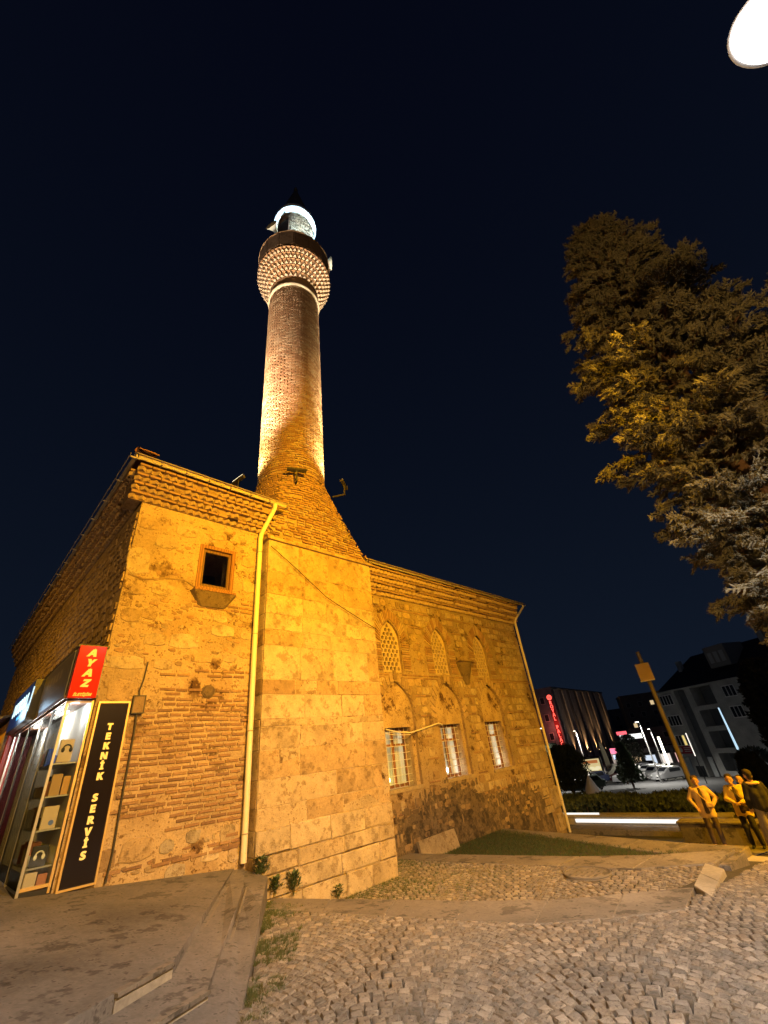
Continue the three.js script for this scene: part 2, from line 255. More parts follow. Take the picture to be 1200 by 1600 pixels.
function setts(parent, dir, origin, area, height, keep, partsMax, size = .128) {
  const e = [Math.cos(dir), Math.sin(dir)], p = [-e[1], e[0]], Wc = 1.75, Rad = 1.12, th = Math.asin(Wc / 2 / Rad), list = [];
  for (let c = -9; c <= 9; c++) for (let k = -120; k < 140; k++) {
    const n = Math.round(2 * th * Rad / size);
    for (let i = 0; i < n; i++) {
      const a = -th + 2 * th * (i + .5 + (k % 2) * .3 - .15) / n, t = c * Wc + Rad * Math.sin(a), s = k * size * 1.03 + Rad * Math.cos(a);
      const x = origin[0] + p[0] * t + e[0] * s + rr(-.008, .008), z = origin[1] + p[1] * t + e[1] * s + rr(-.008, .008);
      if (x < area[0] || x > area[1] || z < area[2] || z > area[3] || !keep(x, z)) continue;
      list.push({ x, z, y: height(x, z) + rr(-.003, .003), ry: -dir - a + rr(-.08, .08), sx: size * .885 * Math.max(.62, Math.cos(a)) * rr(.92, 1.0), sz: size * .87 * rr(.88, 1.02), rx: rr(-.016, .016), rz: rr(-.016, .016), v: ri(9), m: ri(5), d: 0 });
    }
  }
  for (const s of list) { // how large it shows from the square's near edge
    const v = V(s.x, s.y, s.z).sub(camera.position), f = camera.getWorldDirection(V(0, 0, 0)); const zc = v.dot(f); s.d = zc > .3 ? v.length() : 99;
    const pr = V(s.x, s.y, s.z).project(camera); if (Math.abs(pr.x) > 1 || Math.abs(pr.y) > 1) s.d += 50;
  }
  list.sort((a, b) => a.d - b.d);
  const q = new THREE.Matrix4(), E = new THREE.Euler();
  list.slice(0, partsMax).forEach((s) => { const o = part(parent, 'cobble', settGeos[s.v], settMats[s.m], [s.x, s.y, s.z]); o.rotation.set(s.rx, s.ry, s.rz); o.scale.set(s.sx, .14, s.sz); });
  const rest = list.slice(partsMax);
  for (let v = 0; v < 3; v++) {
    const mine = rest.filter((s) => s.v % 3 === v); if (!mine.length) continue;
    const im = new THREE.InstancedMesh(settGeos[v], mat('settWhite', 1, 1, 1, { map: texPave, bumpMap: bumpFine, bumpScale: .01, roughness: .78 }), mine.length); im.name = 'cobbles'; im.userData.kind = 'stuff'; shade(im);
    const b = wp(parent);
    mine.forEach((s, i) => { q.makeRotationFromEuler(E.set(s.rx, s.ry, s.rz)); q.scale(V(s.sx, .14, s.sz)); q.setPosition(s.x - b.x, s.y - b.y, s.z - b.z); im.setMatrixAt(i, q); im.setColorAt(i, settMats[s.m].color); });
    parent.add(im);
  }
}
camera.updateMatrixWorld(); camera.matrixWorldInverse.copy(camera.matrixWorld).invert(); camera.updateProjectionMatrix();
const slabOut = [[5.04, -8.64], [2.5, -4.62], [1.93, -3.68], [.5, -3.1], [-9, -3.1], [-9, -12], [5.04, -12]];
setts(square, -.62, [2.2, -.6], [-3, 16.5, -9.2, 3.4], (x, z) => g(x, z), (x, z) => !inPoly(x, z, slabOut) && (x < 9.25 ? inPoly(x, z, bedPoly) : z > -2.75), 300);

// stepped terraces beside the mosque
const kerbGroup = (name) => { const o = structure(name, slab([[0, -3, 0], [.1, -3, 0], [.1, -3, .1]], .1, .001), M.kerb); return o; };
function kerbRun(name, near, far, m, thick, gap = .006) { // near and far edges as matching [x,y,z] lists; one stone between each pair of stations
  let root = null;
  for (let i = 0; i + 1 < near.length; i++) {
    const a = near[i], b = near[i + 1], c = far[i + 1], d = far[i], sh = (p, q) => p.map((v, k) => v + (q[k] - v) * gap);
    const G = slab([sh(a, b), sh(b, a), sh(c, d), sh(d, c)], thick, .014);
    if (!root) root = structure(name, G, m); else part(root, 'kerb_stone', G, m);
  }
  return root;
}
const subdiv = (pts, n) => { const L = [0]; for (let i = 1; i < pts.length; i++) L.push(L[i - 1] + Math.hypot(...pts[i].map((v, k) => v - pts[i - 1][k]))); return [...Array(n + 1)].map((_, j) => { const s = L[L.length - 1] * j / n; let i = 1; while (i < L.length - 1 && L[i] < s) i++; const t = (s - L[i - 1]) / (L[i] - L[i - 1]); return pts[i - 1].map((v, k) => lerp(v, pts[i][k], t)); }); };
const onT0 = (list, up = .012) => list.map(([x, z]) => [x, g(x, z) + up, z]);
kerbRun('step_kerb', subdiv(onT0([[4.72, -8.05], [5.35, -6.3], [6.0, -4.62], [6.3, -3.78], [7.84, -2.72]]), 6), subdiv(onT0([[5.2, -8.78], [6.1, -7.0], [6.93, -5.28], [7.48, -4.4], [9.3, -2.98]]), 6), M.kerb, .5);
const T1 = -.93, T2 = -1.14;
const t1Poly = [[5.2, -8.76], [6.1, -7.0], [6.93, -5.28], [7.48, -4.4], [9.3, -2.96], [11.6, -3.25], [10.8, -4.4], [10.32, -7.65], [10.05, -10.48], [8.74, -10.48], [8.74, -9.08], [5.2, -9.08]];
const shapeGeo = (poly, y) => { const s = new THREE.Shape(poly.map(([x, z]) => new THREE.Vector2(x, -z))); const G = new THREE.ShapeGeometry(s); G.rotateX(-PI / 2); G.translate(0, y, 0); return metres(G.toNonIndexed()); };
const terrace = structure('cobbled_terrace', shapeGeo(t1Poly, T1 - .019), M.soil);
setts(terrace, -.55, [6.5, -2.5], [5, 12, -10.5, -2.9], () => T1 - .003, (x, z) => inPoly(x, z, t1Poly), 260, .135);
kerbRun('step_kerb', subdiv([[10.0, T1 + .015, -10.48], [10.3, T1 + .015, -7.65], [10.8, T1 + .015, -4.4], [11.6, T1 + .015, -3.2]], 5), subdiv([[10.6, T1 + .015, -10.48], [10.99, T1 + .015, -8.12], [11.66, T1 + .015, -4.87], [12.8, T1 + .015, -3.05]], 5), M.kerb, .6);
kerbRun('side_kerb', subdiv([[8.75, -.70, -2.62], [11.0, -.86, -2.92]], 2), subdiv([[9.2, -.70, -2.95], [11.3, -.86, -3.28]], 2), M.kerbPale, .5);
const t2Poly = [[10.6, -10.48], [10.99, -8.12], [11.66, -4.87], [12.75, -3.1], [13.6, -4.3], [13.5, -5.5], [14.2, -7.6], [14.95, -9.6], [15.2, -10.48]];
structure('grass_terrace', shapeGeo(t2Poly, T2 - .02), M.soil);
kerbRun('step_kerb', subdiv([[14.95, T2, -10.48], [14.2, T2, -7.6], [13.5, T2, -5.5], [13.2, T2, -4.6], [13.1, T2, -3.3]], 6), subdiv([[15.5, T2, -10.48], [15.0, T2, -7.6], [14.6, T2, -5.5], [14.4, T2, -4.6], [14.3, T2, -3.1]], 6), M.kerb, .9);
{ // square end pier of the lowest kerb
  const o = structure('kerb_pier', slab([[13.15, T2 - .14, -3.28], [14.2, T2 - .14, -3.1], [14.1, T2 - .14, -2.72], [13.2, T2 - .14, -2.85]], .7, .02), M.kerbPale);
  part(o, 'kerb_stone', slab([[11.75, T1 - .04, -3.18], [12.85, T1 - .04, -3.05], [12.8, T1 - .04, -2.9], [11.75, T1 - .04, -3.0]], .6, .012), M.kerb);
}

// grass and weeds
const tuft = (() => { const f = []; for (let i = 0; i < 9; i++) { const a = R() * 6.28, r = rr(0, .035), x = Math.cos(a) * r, z = Math.sin(a) * r, h = rr(.5, 1) * .07, b = R() * 6.28, w = .004, lx = Math.cos(a) * h * rr(.2, .7), lz = Math.sin(a) * h * rr(.2, .7); f.push([[x - w * Math.cos(b), 0, z - w * Math.sin(b)], [x + w * Math.cos(b), 0, z + w * Math.sin(b)], [x + lx, h, z + lz]]); } return polyGeo(f); })();
const grassMat = new THREE.MeshPhysicalMaterial({ color: rgb(1, 1, 1), roughness: .9, transmission: .25, thickness: 0 });
function grass(name, label, spots, scale) {
  const im = new THREE.InstancedMesh(tuft, grassMat, spots.length), q = new THREE.Matrix4(), c = new THREE.Color(); im.name = numbered(name); im.userData = { kind: 'stuff', label, category: 'grass' }; shade(im);
  spots.forEach(([x, y, z, s = 1], i) => { q.makeRotationY(R() * 6.28); const k = scale * s * rr(.6, 1.3); q.scale(V(k, k * rr(.7, 1.3), k)); q.setPosition(x, y, z); im.setMatrixAt(i, q); const v = rr(.7, 1.25), dry = R() < .25 ? 1.7 : 1; im.setColorAt(i, c.setRGB(.075 * v * dry, .105 * v, .024 * v)); });
  scene.add(im);
}
const scatter = (n, fn) => { const o = []; let tries = 0; while (o.length < n && tries++ < n * 40) { const p = fn(); if (p) o.push(p); } return o; };
grass('grass', 'short worn grass on the lowest terrace beside the mosque wall', scatter(9000, () => { const x = rr(10.6, 15.3), z = rr(-10.45, -3.1); return inPoly(x + rr(-.14, .14), z + rr(-.14, .14), t2Poly) && nA[((x * 60 | 0) % N) + ((-z * 60 | 0) % N) * N] < .6 && R() < 1.1 - ss(-8.5, -4, z) * .8 ? [x, T2 - .02, z] : null; }), 1.05);
grass('grass', 'grass creeping over the terrace setts by the minaret foot', scatter(3800, () => { const x = rr(5.4, 10), z = rr(-10.4, -6.5), dw = Math.min(Math.abs(z + (x < 8.74 ? 9.1 : 10.5)), 2.2); return inPoly(x, z, t1Poly) && R() < Math.exp(-dw * 1.1) * 1.2 ? [x, T1 - .015, z] : null; }), .72);
grass('grass', 'grass tufts between the cobbles along the pavement edge', scatter(2600, () => { const t = Math.pow(R(), .8), d = Math.pow(R(), 2.2) * (.25 + .5 * t), x = lerp(2.5, 5.0, t) + d * .84, z = lerp(-4.6, -8.5, t) + d * .54; return nB[((x * 70 | 0) % N) + ((-z * 70 | 0) % N) * N] > .5 && inPoly(x, z, bedPoly) && !inPoly(x, z, slabOut) ? [x, g(x, z) - .015, z] : null; }), .7);
grass('grass', 'sparse grass blades in the cobble joints of the square', scatter(1300, () => { const x = rr(2.6, 6.5), z = rr(-8, -3); return inPoly(x, z, bedPoly) && !inPoly(x, z, slabOut) && nA[((x * 40 | 0) % N) + ((-z * 40 | 0) % N) * N] > .5 && R() < Math.exp(-(x - 2) * .4) ? [x, g(x, z) - .02, z, .6] : null; }), .5);
const leafMat = new THREE.MeshPhysicalMaterial({ color: rgb(.06, .1, .028), roughness: .8, transmission: .3, thickness: 0 });
function weed(label, x, y, z, h, n) {
  const t = thing('weed', label, 'plant', [x, y, z], 'weeds at the minaret foot'), leaves = [];
  for (let i = 0; i < n; i++) {
    const a = R() * 6.28, k = rr(.3, 1), L = h * rr(.14, .26), G = polyGeo([[[0, 0, 0], [.022, L * .5, .004], [0, L, .02]], [[0, 0, 0], [0, L, .02], [-.022, L * .5, .004]]]);
    G.rotateX(rr(.3, 1.15)); G.rotateY(a); { const sp = rr(.0, .16) * (1.2 - k * .6); G.translate(Math.sin(a) * sp, h * k * .85, Math.cos(a) * sp); }; leaves.push(G);
  }
  part(t, 'stem', merge([0, 1, 2, 3].map((i) => tube([[0, 0, 0], [Math.sin(i * 1.7) * .04, h * .5, Math.cos(i * 1.7) * .04], [Math.sin(i * 1.7) * .09, h * .85, Math.cos(i * 1.7) * .09]], .005, 8, 5))), leafMat, [x, y, z]);
  part(t, 'foliage', merge(leaves), leafMat, [x, y, z]);
}
weed('bushy dark weed at the foot of the drainpipe', 5.12, -.25, -9.02, .42, 240);
weed('low dark weed between drainpipe and pale stones', 5.42, -.5, -8.98, .3, 170);
weed('spiky dark weed against the pale foot stones', 5.82, -.6, -8.97, .4, 170);
weed('grass-like weed at the outer foot of the minaret base', 6.9, T1, -9.0, .28, 90);

// ---------------------------------------------------------------- mosque
const Z1 = -9.45, ZR = -10.5, ZB = -9.1;
const mosque = thing('mosque', 'old brick and stone mosque lit orange, two storeys of arched windows', 'mosque', [10, -2, -18]);
const rect = (x0, x1, y0, y1) => new THREE.Shape([[x0, y0], [x1, y0], [x1, y1], [x0, y1]].map((p) => new THREE.Vector2(...p)));
function archPath(P, cx, w, y0, ys, ya) { const a = cx - w / 2, b = cx + w / 2, k = ys + (ya - ys) * .62; P.moveTo(a, y0); P.lineTo(b, y0); P.lineTo(b, ys); P.quadraticCurveTo(b, k, cx, ya); P.quadraticCurveTo(a, k, a, ys); P.lineTo(a, y0); return P; }
const extr = (s, d, cs = 8) => { const G = new THREE.ExtrudeGeometry(s, { depth: d, bevelEnabled: false, curveSegments: cs }); G.translate(0, 0, -d); return metres(G); };
// front wall of the near block
const fw = rect(1.9, 5.1, -.4, 7.3); fw.holes.push(new THREE.Path(rect(3.36, 4.27, 5.33, 6.5).getPoints()));
const front = part(mosque, 'front_wall', extr(fw, .7), M.plaster, [0, 0, Z1]);
const piece = (parent, name, w, h, d, x, y, z, m, ch, jit, ry = 0) => part(parent, name, block(w, h, d, ch, jit), m, [x, y, z], ry);
const brickVar = [...Array(8)].map((_, i) => block([.21, .25, .28, .3][i % 4], .05, .022, .006, .004)), brickLen = [.21, .25, .28, .3];
{ // brick courses, laid between the shop sign and the drainpipe
  let row = 0;
  for (let y = .78; y < 3.2; y += .098, row++) {
    let x = (y < 1.0 ? 3.4 : y > 2.75 ? 2.95 : y > 2.4 ? 2.62 : 2.42) + rr(0, .12) + (row % 2) * .1;
    while (x < 4.93) { const v = ri(8), L = brickLen[v % 4]; if (x + L > 5.02) break; if (R() < .94) part(front, 'brick', brickVar[v], pick(brickMats), [x + L / 2, y + rr(-.007, .007) + .018 * Math.sin(x * 2.2 + row * .35), Z1 + rr(-.006, .004)], 0, 0, rr(-.02, .02)); x += L + rr(.022, .04); }
  }
  for (const [y, x0] of [[3.42, 2.9], [3.52, 3.2], [4.93, 3.3], [5.03, 3.3], [5.14, 3.3], [.42, 3.9], [.32, 3.2], [.36, 2.5], [.52, 4.5]]) { let x = x0 + R() * .1; while (x < 4.95) { const v = ri(8), L = brickLen[v % 4]; if (x + L > 5.02) break; if (R() < .86) part(front, 'brick', brickVar[v], pick([...brickMats, M.brickB]), [x + L / 2, y, Z1], 0, 0, rr(-.02, .02)); x += L + rr(.02, .05); } }
  // field stones of the rubble zone
  const st = [[2.25, 3.62, .72, .26, 'pale'], [2.1, 5.75, .44, .62, 'pale'], [2.7, 5.2, .5, .3, 'pale2'], [4.05, 4.7, .34, .18, 'pale'], [3.72, 4.72, .2, .16, 'pale2'], [4.12, 4.42, .56, .27, 'pale'], [4.72, 4.38, .3, .22, 'pale2'], [3.3, 4.12, .6, .32, 'pale'], [2.72, 4.1, .42, .26, 'pale2'], [2.16, 4.55, .36, .3, 'ochre'], [4.35, 3.82, .34, .2, 'pale2'], [3.7, 3.78, .46, .2, 'ochre'], [2.95, 3.62, .36, .22, 'pale2'], [2.5, 4.62, .3, .24, 'ochre'], [4.75, 3.95, .32, .24, 'ochre'],
    [2.6, 6.35, .5, .34, 'pale2'], [2.15, 6.7, .4, .3, 'ochre'], [4.72, 5.6, .34, .3, 'pale2'], [4.66, 6.3, .4, .3, 'ochre'], [2.2, 5.1, .3, .24, 'ochre'], [3.0, 6.75, .5, .3, 'pale2'], [3.75, 6.85, .5, .26, 'ochre'],
    [4.62, .55, .3, .3, 'pale2'], [4.3, .3, .36, .24, 'pale'], [4.78, .2, .24, .22, 'pale2'], [3.95, .62, .26, .2, 'grey'], [3.5, .55, .24, .2, 'grey'], [3.0, .6, .5, .34, 'ochre'], [2.55, .55, .3, .3, 'brown'], [3.7, .18, .34, .2, 'grey'], [2.85, 2.95, .44, .5, 'plaster'], [2.3, 3.1, .5, .4, 'ochre']];
  for (const [x, y, w, h, k] of st) part(front, 'stone', rubble(w * 1.05, h * 1.05, .016, 10), M[k], [x, y, Z1]);
  for (let i = 0; i < 250; i++) { const zone = R(), x = rr(2.0, 4.95), y = zone < .6 ? rr(3.6, 5.25) : zone < .8 ? rr(5.2, 7.1) : rr(.2, .8); if (x > 3.2 && x < 4.45 && y > 5.0 && y < 6.65) continue; if (st.some((s) => Math.abs(x - s[0]) < s[2] / 2 + .04 && Math.abs(y - s[1]) < s[3] / 2 + .04)) continue; part(front, 'stone', rubble(rr(.05, .2), rr(.04, .11), .014, 7), pick([M.brown, M.ochre, M.brickA, M.pale2, M.brickB, M.ochre]), [x, y, Z1]); }
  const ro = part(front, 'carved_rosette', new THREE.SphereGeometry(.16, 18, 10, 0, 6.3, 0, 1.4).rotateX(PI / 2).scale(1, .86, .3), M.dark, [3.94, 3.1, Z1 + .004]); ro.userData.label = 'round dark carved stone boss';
}
{ // small square window
  const w = part(mosque, 'window', merge([bx(.91, .09, .12, 0, .54, 0), bx(.91, .09, .12, 0, -.54, 0), bx(.09, .99, .12, -.41, 0, 0), bx(.09, .99, .12, .41, 0, 0)]), M.wood, [3.815, 5.915, Z1 - .02]);
  part(w, 'casement', merge([bx(.73, .07, .06, 0, .45, 0), bx(.73, .07, .06, 0, -.45, 0), bx(.07, .83, .06, -.33, 0, 0), bx(.07, .83, .06, .33, 0, 0)]), M.woodDark, [3.815, 5.915, Z1 - .05]);
  part(w, 'pane', new THREE.BoxGeometry(.6, .84, .008), M.glass, [3.815, 5.915, Z1 - .055]);
  part(w, 'sill', bx(1.0, .05, .2, 0, 0, 0), M.wood, [3.815, 5.31, Z1 + .05]);
  part(w, 'room_niche', merge([bx(2.2, 2.0, .04, 0, 0, -2.6), bx(.04, 2.0, 2.0, -1.1, 0, -1.6), bx(.04, 2.0, 2.0, 1.1, 0, -1.6), bx(2.2, .04, 2.0, 0, 1.0, -1.6), bx(2.2, .04, 2.0, 0, -1.0, -1.6), bx(.6, 2, .03, -.78, 0, -.6), bx(.6, 2, .03, .78, 0, -.6)]), M.plaster, [3.815, 5.915, Z1 - .12]);
  const c = part(front, 'corbel', polyGeo((() => { const A = [[-.56, 0, 0], [.56, 0, 0], [.5, 0, .14], [-.5, 0, .14]], B = [[-.3, -.36, 0], [.3, -.36, 0], [.26, -.34, .05], [-.26, -.34, .05]]; return [A, [A[3], A[2], B[2], B[3]].reverse(), [A[0], A[3], B[3], B[0]].reverse(), [A[2], A[1], B[1], B[2]].reverse(), B]; })()), M.dark, [3.815, 5.28, Z1]); c.userData.label = 'dark stone corbel under the small window';  // block narrows downward, one dark colour all over
  part(front, 'crack_filling', tube([[1.95, 5.42, Z1 - .004], [2.3, 5.36, Z1 - .004], [2.7, 5.46, Z1 - .004], [3.1, 5.5, Z1 - .004], [3.35, 5.38, Z1 - .004]], .022, 30, 6), M.brown);
}
// brick cornice: plain courses and saw-tooth rows that step outwards
function cornice(parent, name, len, layers, lh, place, ry) {
  const body = [], teeth = [], caps = [];
  for (let k = 0; k < layers; k++) {
    const o = .03 + .09 * k, y = k * lh;
    body.push(bx(len, lh * .66, .5 + o, 0, y + lh * .33, o / 2 - .25));
    for (let x = -len / 2; x < len / 2 - .1;) { const w = rr(.22, .3); if (R() < .95) caps.push(bx(w - .02, lh * .28, .5 + o + .1, x + w / 2, y + lh * .82 + rr(-.006, .006), o / 2 + .05 - .25 + rr(-.012, .012))); x += w; }
    for (let x = -len / 2 + .07; x < len / 2; x += .19) { if (R() < .07) continue; const s = rr(.11, .13), G = bx(s, lh * .56 * rr(.88, 1), s, 0, 0, 0, PI / 4 + rr(-.15, .15)); G.translate(x + rr(-.012, .012), y + lh * .33, o + rr(-.01, .02)); teeth.push(G); }
  }
  const b = part(parent, name, merge(body), M.brown, place, ry);
  const t = part(b, 'saw_tooth_bricks', merge(teeth), M.brickPale, place); t.userData.kind = 'stuff'; const c = part(b, 'course_bricks', merge(caps), M.brickB, place); c.userData.kind = 'stuff'; return b;
}
cornice(mosque, 'cornice', 3.5, 4, .2, [3.35, 7.22, Z1], 0);
// left wall along the shop street
const leftWall = part(mosque, 'side_wall', bx(18.4, 8, .7, 0, 0, -.35), M.mortarBrown, [1.902, 3.4, -18.7], -PI / 2);
{
  const list = []; let row = 0;
  for (let y = .3; y < 7.1; y += rr(.2, .27), row++) for (let z = -9.5; z > -27.9;) { const w = rr(.16, .5), h = rr(.13, .22); if (R() < .9) { const G = rubble(w, h, .035, 7); G.rotateY(-PI / 2); G.translate(1.9, y, z - w / 2); list.push(G); } z -= w + rr(.02, .06); }
  const s = part(leftWall, 'rubble_stones', merge(list), M.ochre, [0, 0, 0]); leftWall.remove(s); s.position.set(-10, 2, 18); mosque.add(s); s.userData.kind = 'stuff';
}
cornice(mosque, 'cornice', 18.7, 4, .2, [1.9, 7.22, -18.8], -PI / 2);
// right wall with three bays
const bays = [10.8, 13.56, 16.42];
const rw = rect(8.6, 20.1, -2.3, 6.75);
for (const c of bays) { rw.holes.push(archPath(new THREE.Path(), c, .98, 3.96, 5.05, 5.78)); rw.holes.push(archPath(new THREE.Path(), c, 1.56, .52, 2.7, 3.68)); }
const right = part(mosque, 'bay_wall', extr(rw, .55), M.mortarBrown, [0, 0, ZR]);
const nicheShape = (c) => { const s = archPath(new THREE.Shape(), c, 1.56, .52, 2.7, 3.68); s.holes.push(new THREE.Path(rect(c - .6, c + .6, .62, 2.26).getPoints())); return s; };
const inArch = (x, y, c, w, y0, ys, ya) => { const d = Math.abs(x - c); if (y < y0 || y > ya) return false; if (y < ys) return d < w / 2; const t = (y - ys) / (ya - ys); return d < w / 2 * (1 - Math.pow(t, 1.75)); };
{ // coursed stones with brick rows between
  const all = []; let y = -1.2, row = 0;
  while (y < 6.55) {
    const h = rr(.2, .27), isBrick = row % 3 === 2, hh = isBrick ? .05 : h;
    let x = 8.75 + rr(0, .2);
    const quoin = 18.6 + rr(-.3, .3);
    while (x < 20.05) {
      const w = x > quoin ? rr(.5, .75) : isBrick ? rr(.22, .3) : rr(.18, .42), cx = x + w / 2, cy = y + hh / 2;
      const hit = bays.some((c) => inArch(cx, cy, c, 1.56 + .62 + w, 3.7, 5.0, 6.5) || inArch(cx, cy, c, 1.56 + .5 + w * .8, .3, 2.7, 4.0)) || (cy > 3.72 && cy < 3.98);
      if (!hit && x + w < 20.08 && R() < .95) all.push({ x: cx, y: cy, w, h: hh, k: x > quoin ? 'q' : isBrick ? 'b' : 's' });
      x += w + rr(.02, .05);
    }
    y += hh + rr(.028, .045); row++;
  }
  for (const yy of [3.78, 3.88]) for (let x = 8.8; x < 20;) { const w = rr(.22, .3); if (Math.abs(x - 15) > .45) all.push({ x: x + w / 2, y: yy, w, h: .055, k: 'b' }); x += w + .03; }
  const colour = (p) => p.k === 'b' ? pick(brickMats) : p.k === 'q' ? (R() < .75 ? M.pale2 : M.ochre) : R() < .45 ? M.pale2 : R() < .5 ? M.ochre : R() < .4 ? M.pale : M.brown;
  all.sort((a, b) => b.w * b.h * (30 - b.x) - a.w * a.h * (30 - a.x));
  const rest = new Map();
  const dampTop = (x) => .12 + .95 * (nA[((x * 31) | 0) % N + 77 * N] - .45) + .22 * Math.sin(x * 1.1) - (x > 17 ? (x - 17) * .45 : 0);
  all.forEach((p, i) => { if (p.k !== 'q' && p.y < dampTop(p.x) + .1) return; const d = p.k === 'b' ? .018 : .028, G = p.k === 's' ? rubble(p.w * 1.06, p.h * 1.08, d, 8) : block(p.w, p.h, d, .01, p.k === 'b' ? .004 : .013), m = colour(p); if (i < 300) part(right, 'stone', G, m, [p.x, p.y, ZR]); else { G.translate(p.x, p.y, ZR); if (!rest.has(m)) rest.set(m, []); rest.get(m).push(G); } });
  for (const [m, l] of rest) { const o = part(right, 'small_stones', merge(l), m); o.userData.kind = 'stuff'; }
}
// damp, blackened plaster at the wall foot
part(right, 'damp_plinth', (() => { const s = new THREE.Shape(); s.moveTo(8.7, -1.3); s.lineTo(19.2, -2.2); for (let i = 0; i <= 210; i++) { const x = 19.2 - i * .05; s.lineTo(x, .12 + .95 * (nA[((x * 31) | 0) % N + 77 * N] - .45) + .22 * Math.sin(x * 1.1) + .12 * (nD[(i * 3) % N] - .5) - (x > 17 ? (x - 17) * .45 : 0)); } return metres(new THREE.ExtrudeGeometry(s, { depth: .02, bevelEnabled: false })); })(), M.damp, [0, 0, ZR]);
{ const top = (x) => .12 + .95 * (nA[((x * 31) | 0) % N + 77 * N] - .45) + .22 * Math.sin(x * 1.1) - (x > 17 ? (x - 17) * .45 : 0);
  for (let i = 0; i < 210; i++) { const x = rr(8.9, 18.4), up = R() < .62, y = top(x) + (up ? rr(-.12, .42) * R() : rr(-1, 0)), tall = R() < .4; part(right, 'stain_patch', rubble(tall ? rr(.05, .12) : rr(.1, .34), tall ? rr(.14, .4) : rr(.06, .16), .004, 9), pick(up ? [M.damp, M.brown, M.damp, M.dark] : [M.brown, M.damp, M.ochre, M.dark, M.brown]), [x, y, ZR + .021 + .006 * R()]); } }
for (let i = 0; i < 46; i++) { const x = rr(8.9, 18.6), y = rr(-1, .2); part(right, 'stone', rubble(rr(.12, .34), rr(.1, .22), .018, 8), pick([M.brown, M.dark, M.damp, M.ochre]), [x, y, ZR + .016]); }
bays.forEach((c, bi) => {
  // upper lattice window
  const holes = archPath(new THREE.Shape(), c, .98, 3.96, 5.05, 5.78);
  for (let r = 0; r < 12; r++) for (let k = -3; k <= 3; k++) { const x = c + k * .19 + (r % 2 ? .095 : 0), y = 4.1 + r * .15; if (inArch(x, y, c, .98 - .2, 3.98, 5.02, 5.74)) { const h = new THREE.Path(); for (let a = 0; a <= 6; a++) { const q = a / 6 * 2 * PI + PI / 6; h[a ? 'lineTo' : 'moveTo'](x + .072 * Math.cos(q), y + .078 * Math.sin(q)); } holes.holes.push(h); } }
  const lat = part(mosque, 'lattice_window', extr(holes, .09), mat('lattice', .55, .42, .27, { map: texFine }), [0, 0, ZR - .1]);
  part(lat, 'pane', new THREE.BoxGeometry(1.02, 1.85, .008).translate(c, 4.88, 0), M.glass, [0, 0, ZR - .26]);
  part(lat, 'room_niche', merge([bx(1.7, 2.5, .05, c, 4.9, -1.9), bx(.05, 2.5, 1.5, c - .84, 4.9, -1.1), bx(.05, 2.5, 1.5, c + .84, 4.9, -1.1), bx(1.7, .05, 1.5, c, 3.7, -1.1), bx(1.7, .05, 1.5, c, 6.1, -1.1), bx(.36, 2.5, .03, c - .68, 4.9, -.36), bx(.36, 2.5, .03, c + .68, 4.9, -.36), bx(1.0, .3, .03, c, 6.02, -.36)]), M.plaster, [0, 0, ZR - .24]);
  // radiating brick surround
  const pts = archPath(new THREE.Path(), c, 1.06, 3.96, 5.05, 5.84).getPoints(14);
  const cur = new THREE.Path(pts).getSpacedPoints(64).slice(11);
  for (let i = 0; i < cur.length; i++) {
    const p = cur[i], q = cur[(i + 1) % cur.length], o = cur[(i + cur.length - 1) % cur.length]; if (p.y < 4.0) continue;
    const ang = p.y < 5.0 ? (p.x > c ? 0 : PI) : Math.atan2(p.y - 4.75, p.x - c), L = rr(.36, .42);
    const G = block(L, .062, .035, .008, .004); const b = part(right, 'arch_brick', G, pick([M.brickA, M.brickB, M.brickPale]), [p.x + Math.cos(ang) * L / 2, p.y + Math.sin(ang) * L / 2, ZR + .002]); b.rotation.z = ang;
  }
  // lower niche: recessed tympanum, stone arch, deep window opening
  const ni = part(mosque, 'window', extr(nicheShape(c), .12), M.plaster, [0, 0, ZR - .1]);
  const arch = archPath(new THREE.Path(), c, 1.6, .52, 2.7, 3.72).getSpacedPoints(44).filter((p) => p.y > 2.45);
  for (const p of arch) { const ang = Math.atan2(p.y - 2.2, p.x - c); const b = part(right, 'arch_stone', block(.3, .15, .03, .008, .006), pick([M.brown, M.brickPale, M.ochre]), [p.x + Math.cos(ang) * .15, p.y + Math.sin(ang) * .15, ZR + .003]); b.rotation.z = ang; }
  part(ni, 'sill', bx(1.5, .1, .34, c, .57, ZR - .13), M.pale2);
  part(ni, 'jamb', merge([bx(.1, 1.7, .3, c - .65, 1.44, ZR - .24 - .12), bx(.1, 1.7, .3, c + .65, 1.44, ZR - .24 - .12), bx(1.4, .1, .3, c, 2.31, ZR - .36)]), M.pale2);
  const fz = ZR - .44;
  const fr = part(ni, 'frame', merge([bx(.08, 1.64, .07, c - .56, 1.44, fz), bx(.08, 1.64, .07, c + .56, 1.44, fz), bx(1.04, .08, .07, c, 2.22, fz), bx(1.04, .08, .07, c, .66, fz), bx(.09, 1.48, .07, c, 1.44, fz), bx(1.04, .06, .068, c, 1.78, fz)]), M.wood);
  part(fr, 'pane', new THREE.BoxGeometry(1.04, 1.5, .006).translate(c, 1.44, fz), M.glass);
  const bars = []; for (let i = 0; i < 5; i++) bars.push(cyl(.009, .009, 1.64, 6, c - .44 + i * .22, 1.44, ZR - .27)); for (let i = 0; i < 8; i++) { const q = cyl(.009, .009, 1.2, 6); q.rotateZ(PI / 2); q.translate(c, .74 + i * .2, ZR - .26); bars.push(q); }
  bars.slice(0, 5).forEach((b) => part(ni, 'grille_bar', b, M.ironPale)); bars.slice(5).forEach((b) => part(ni, 'grille_bar', b, M.ironPale));
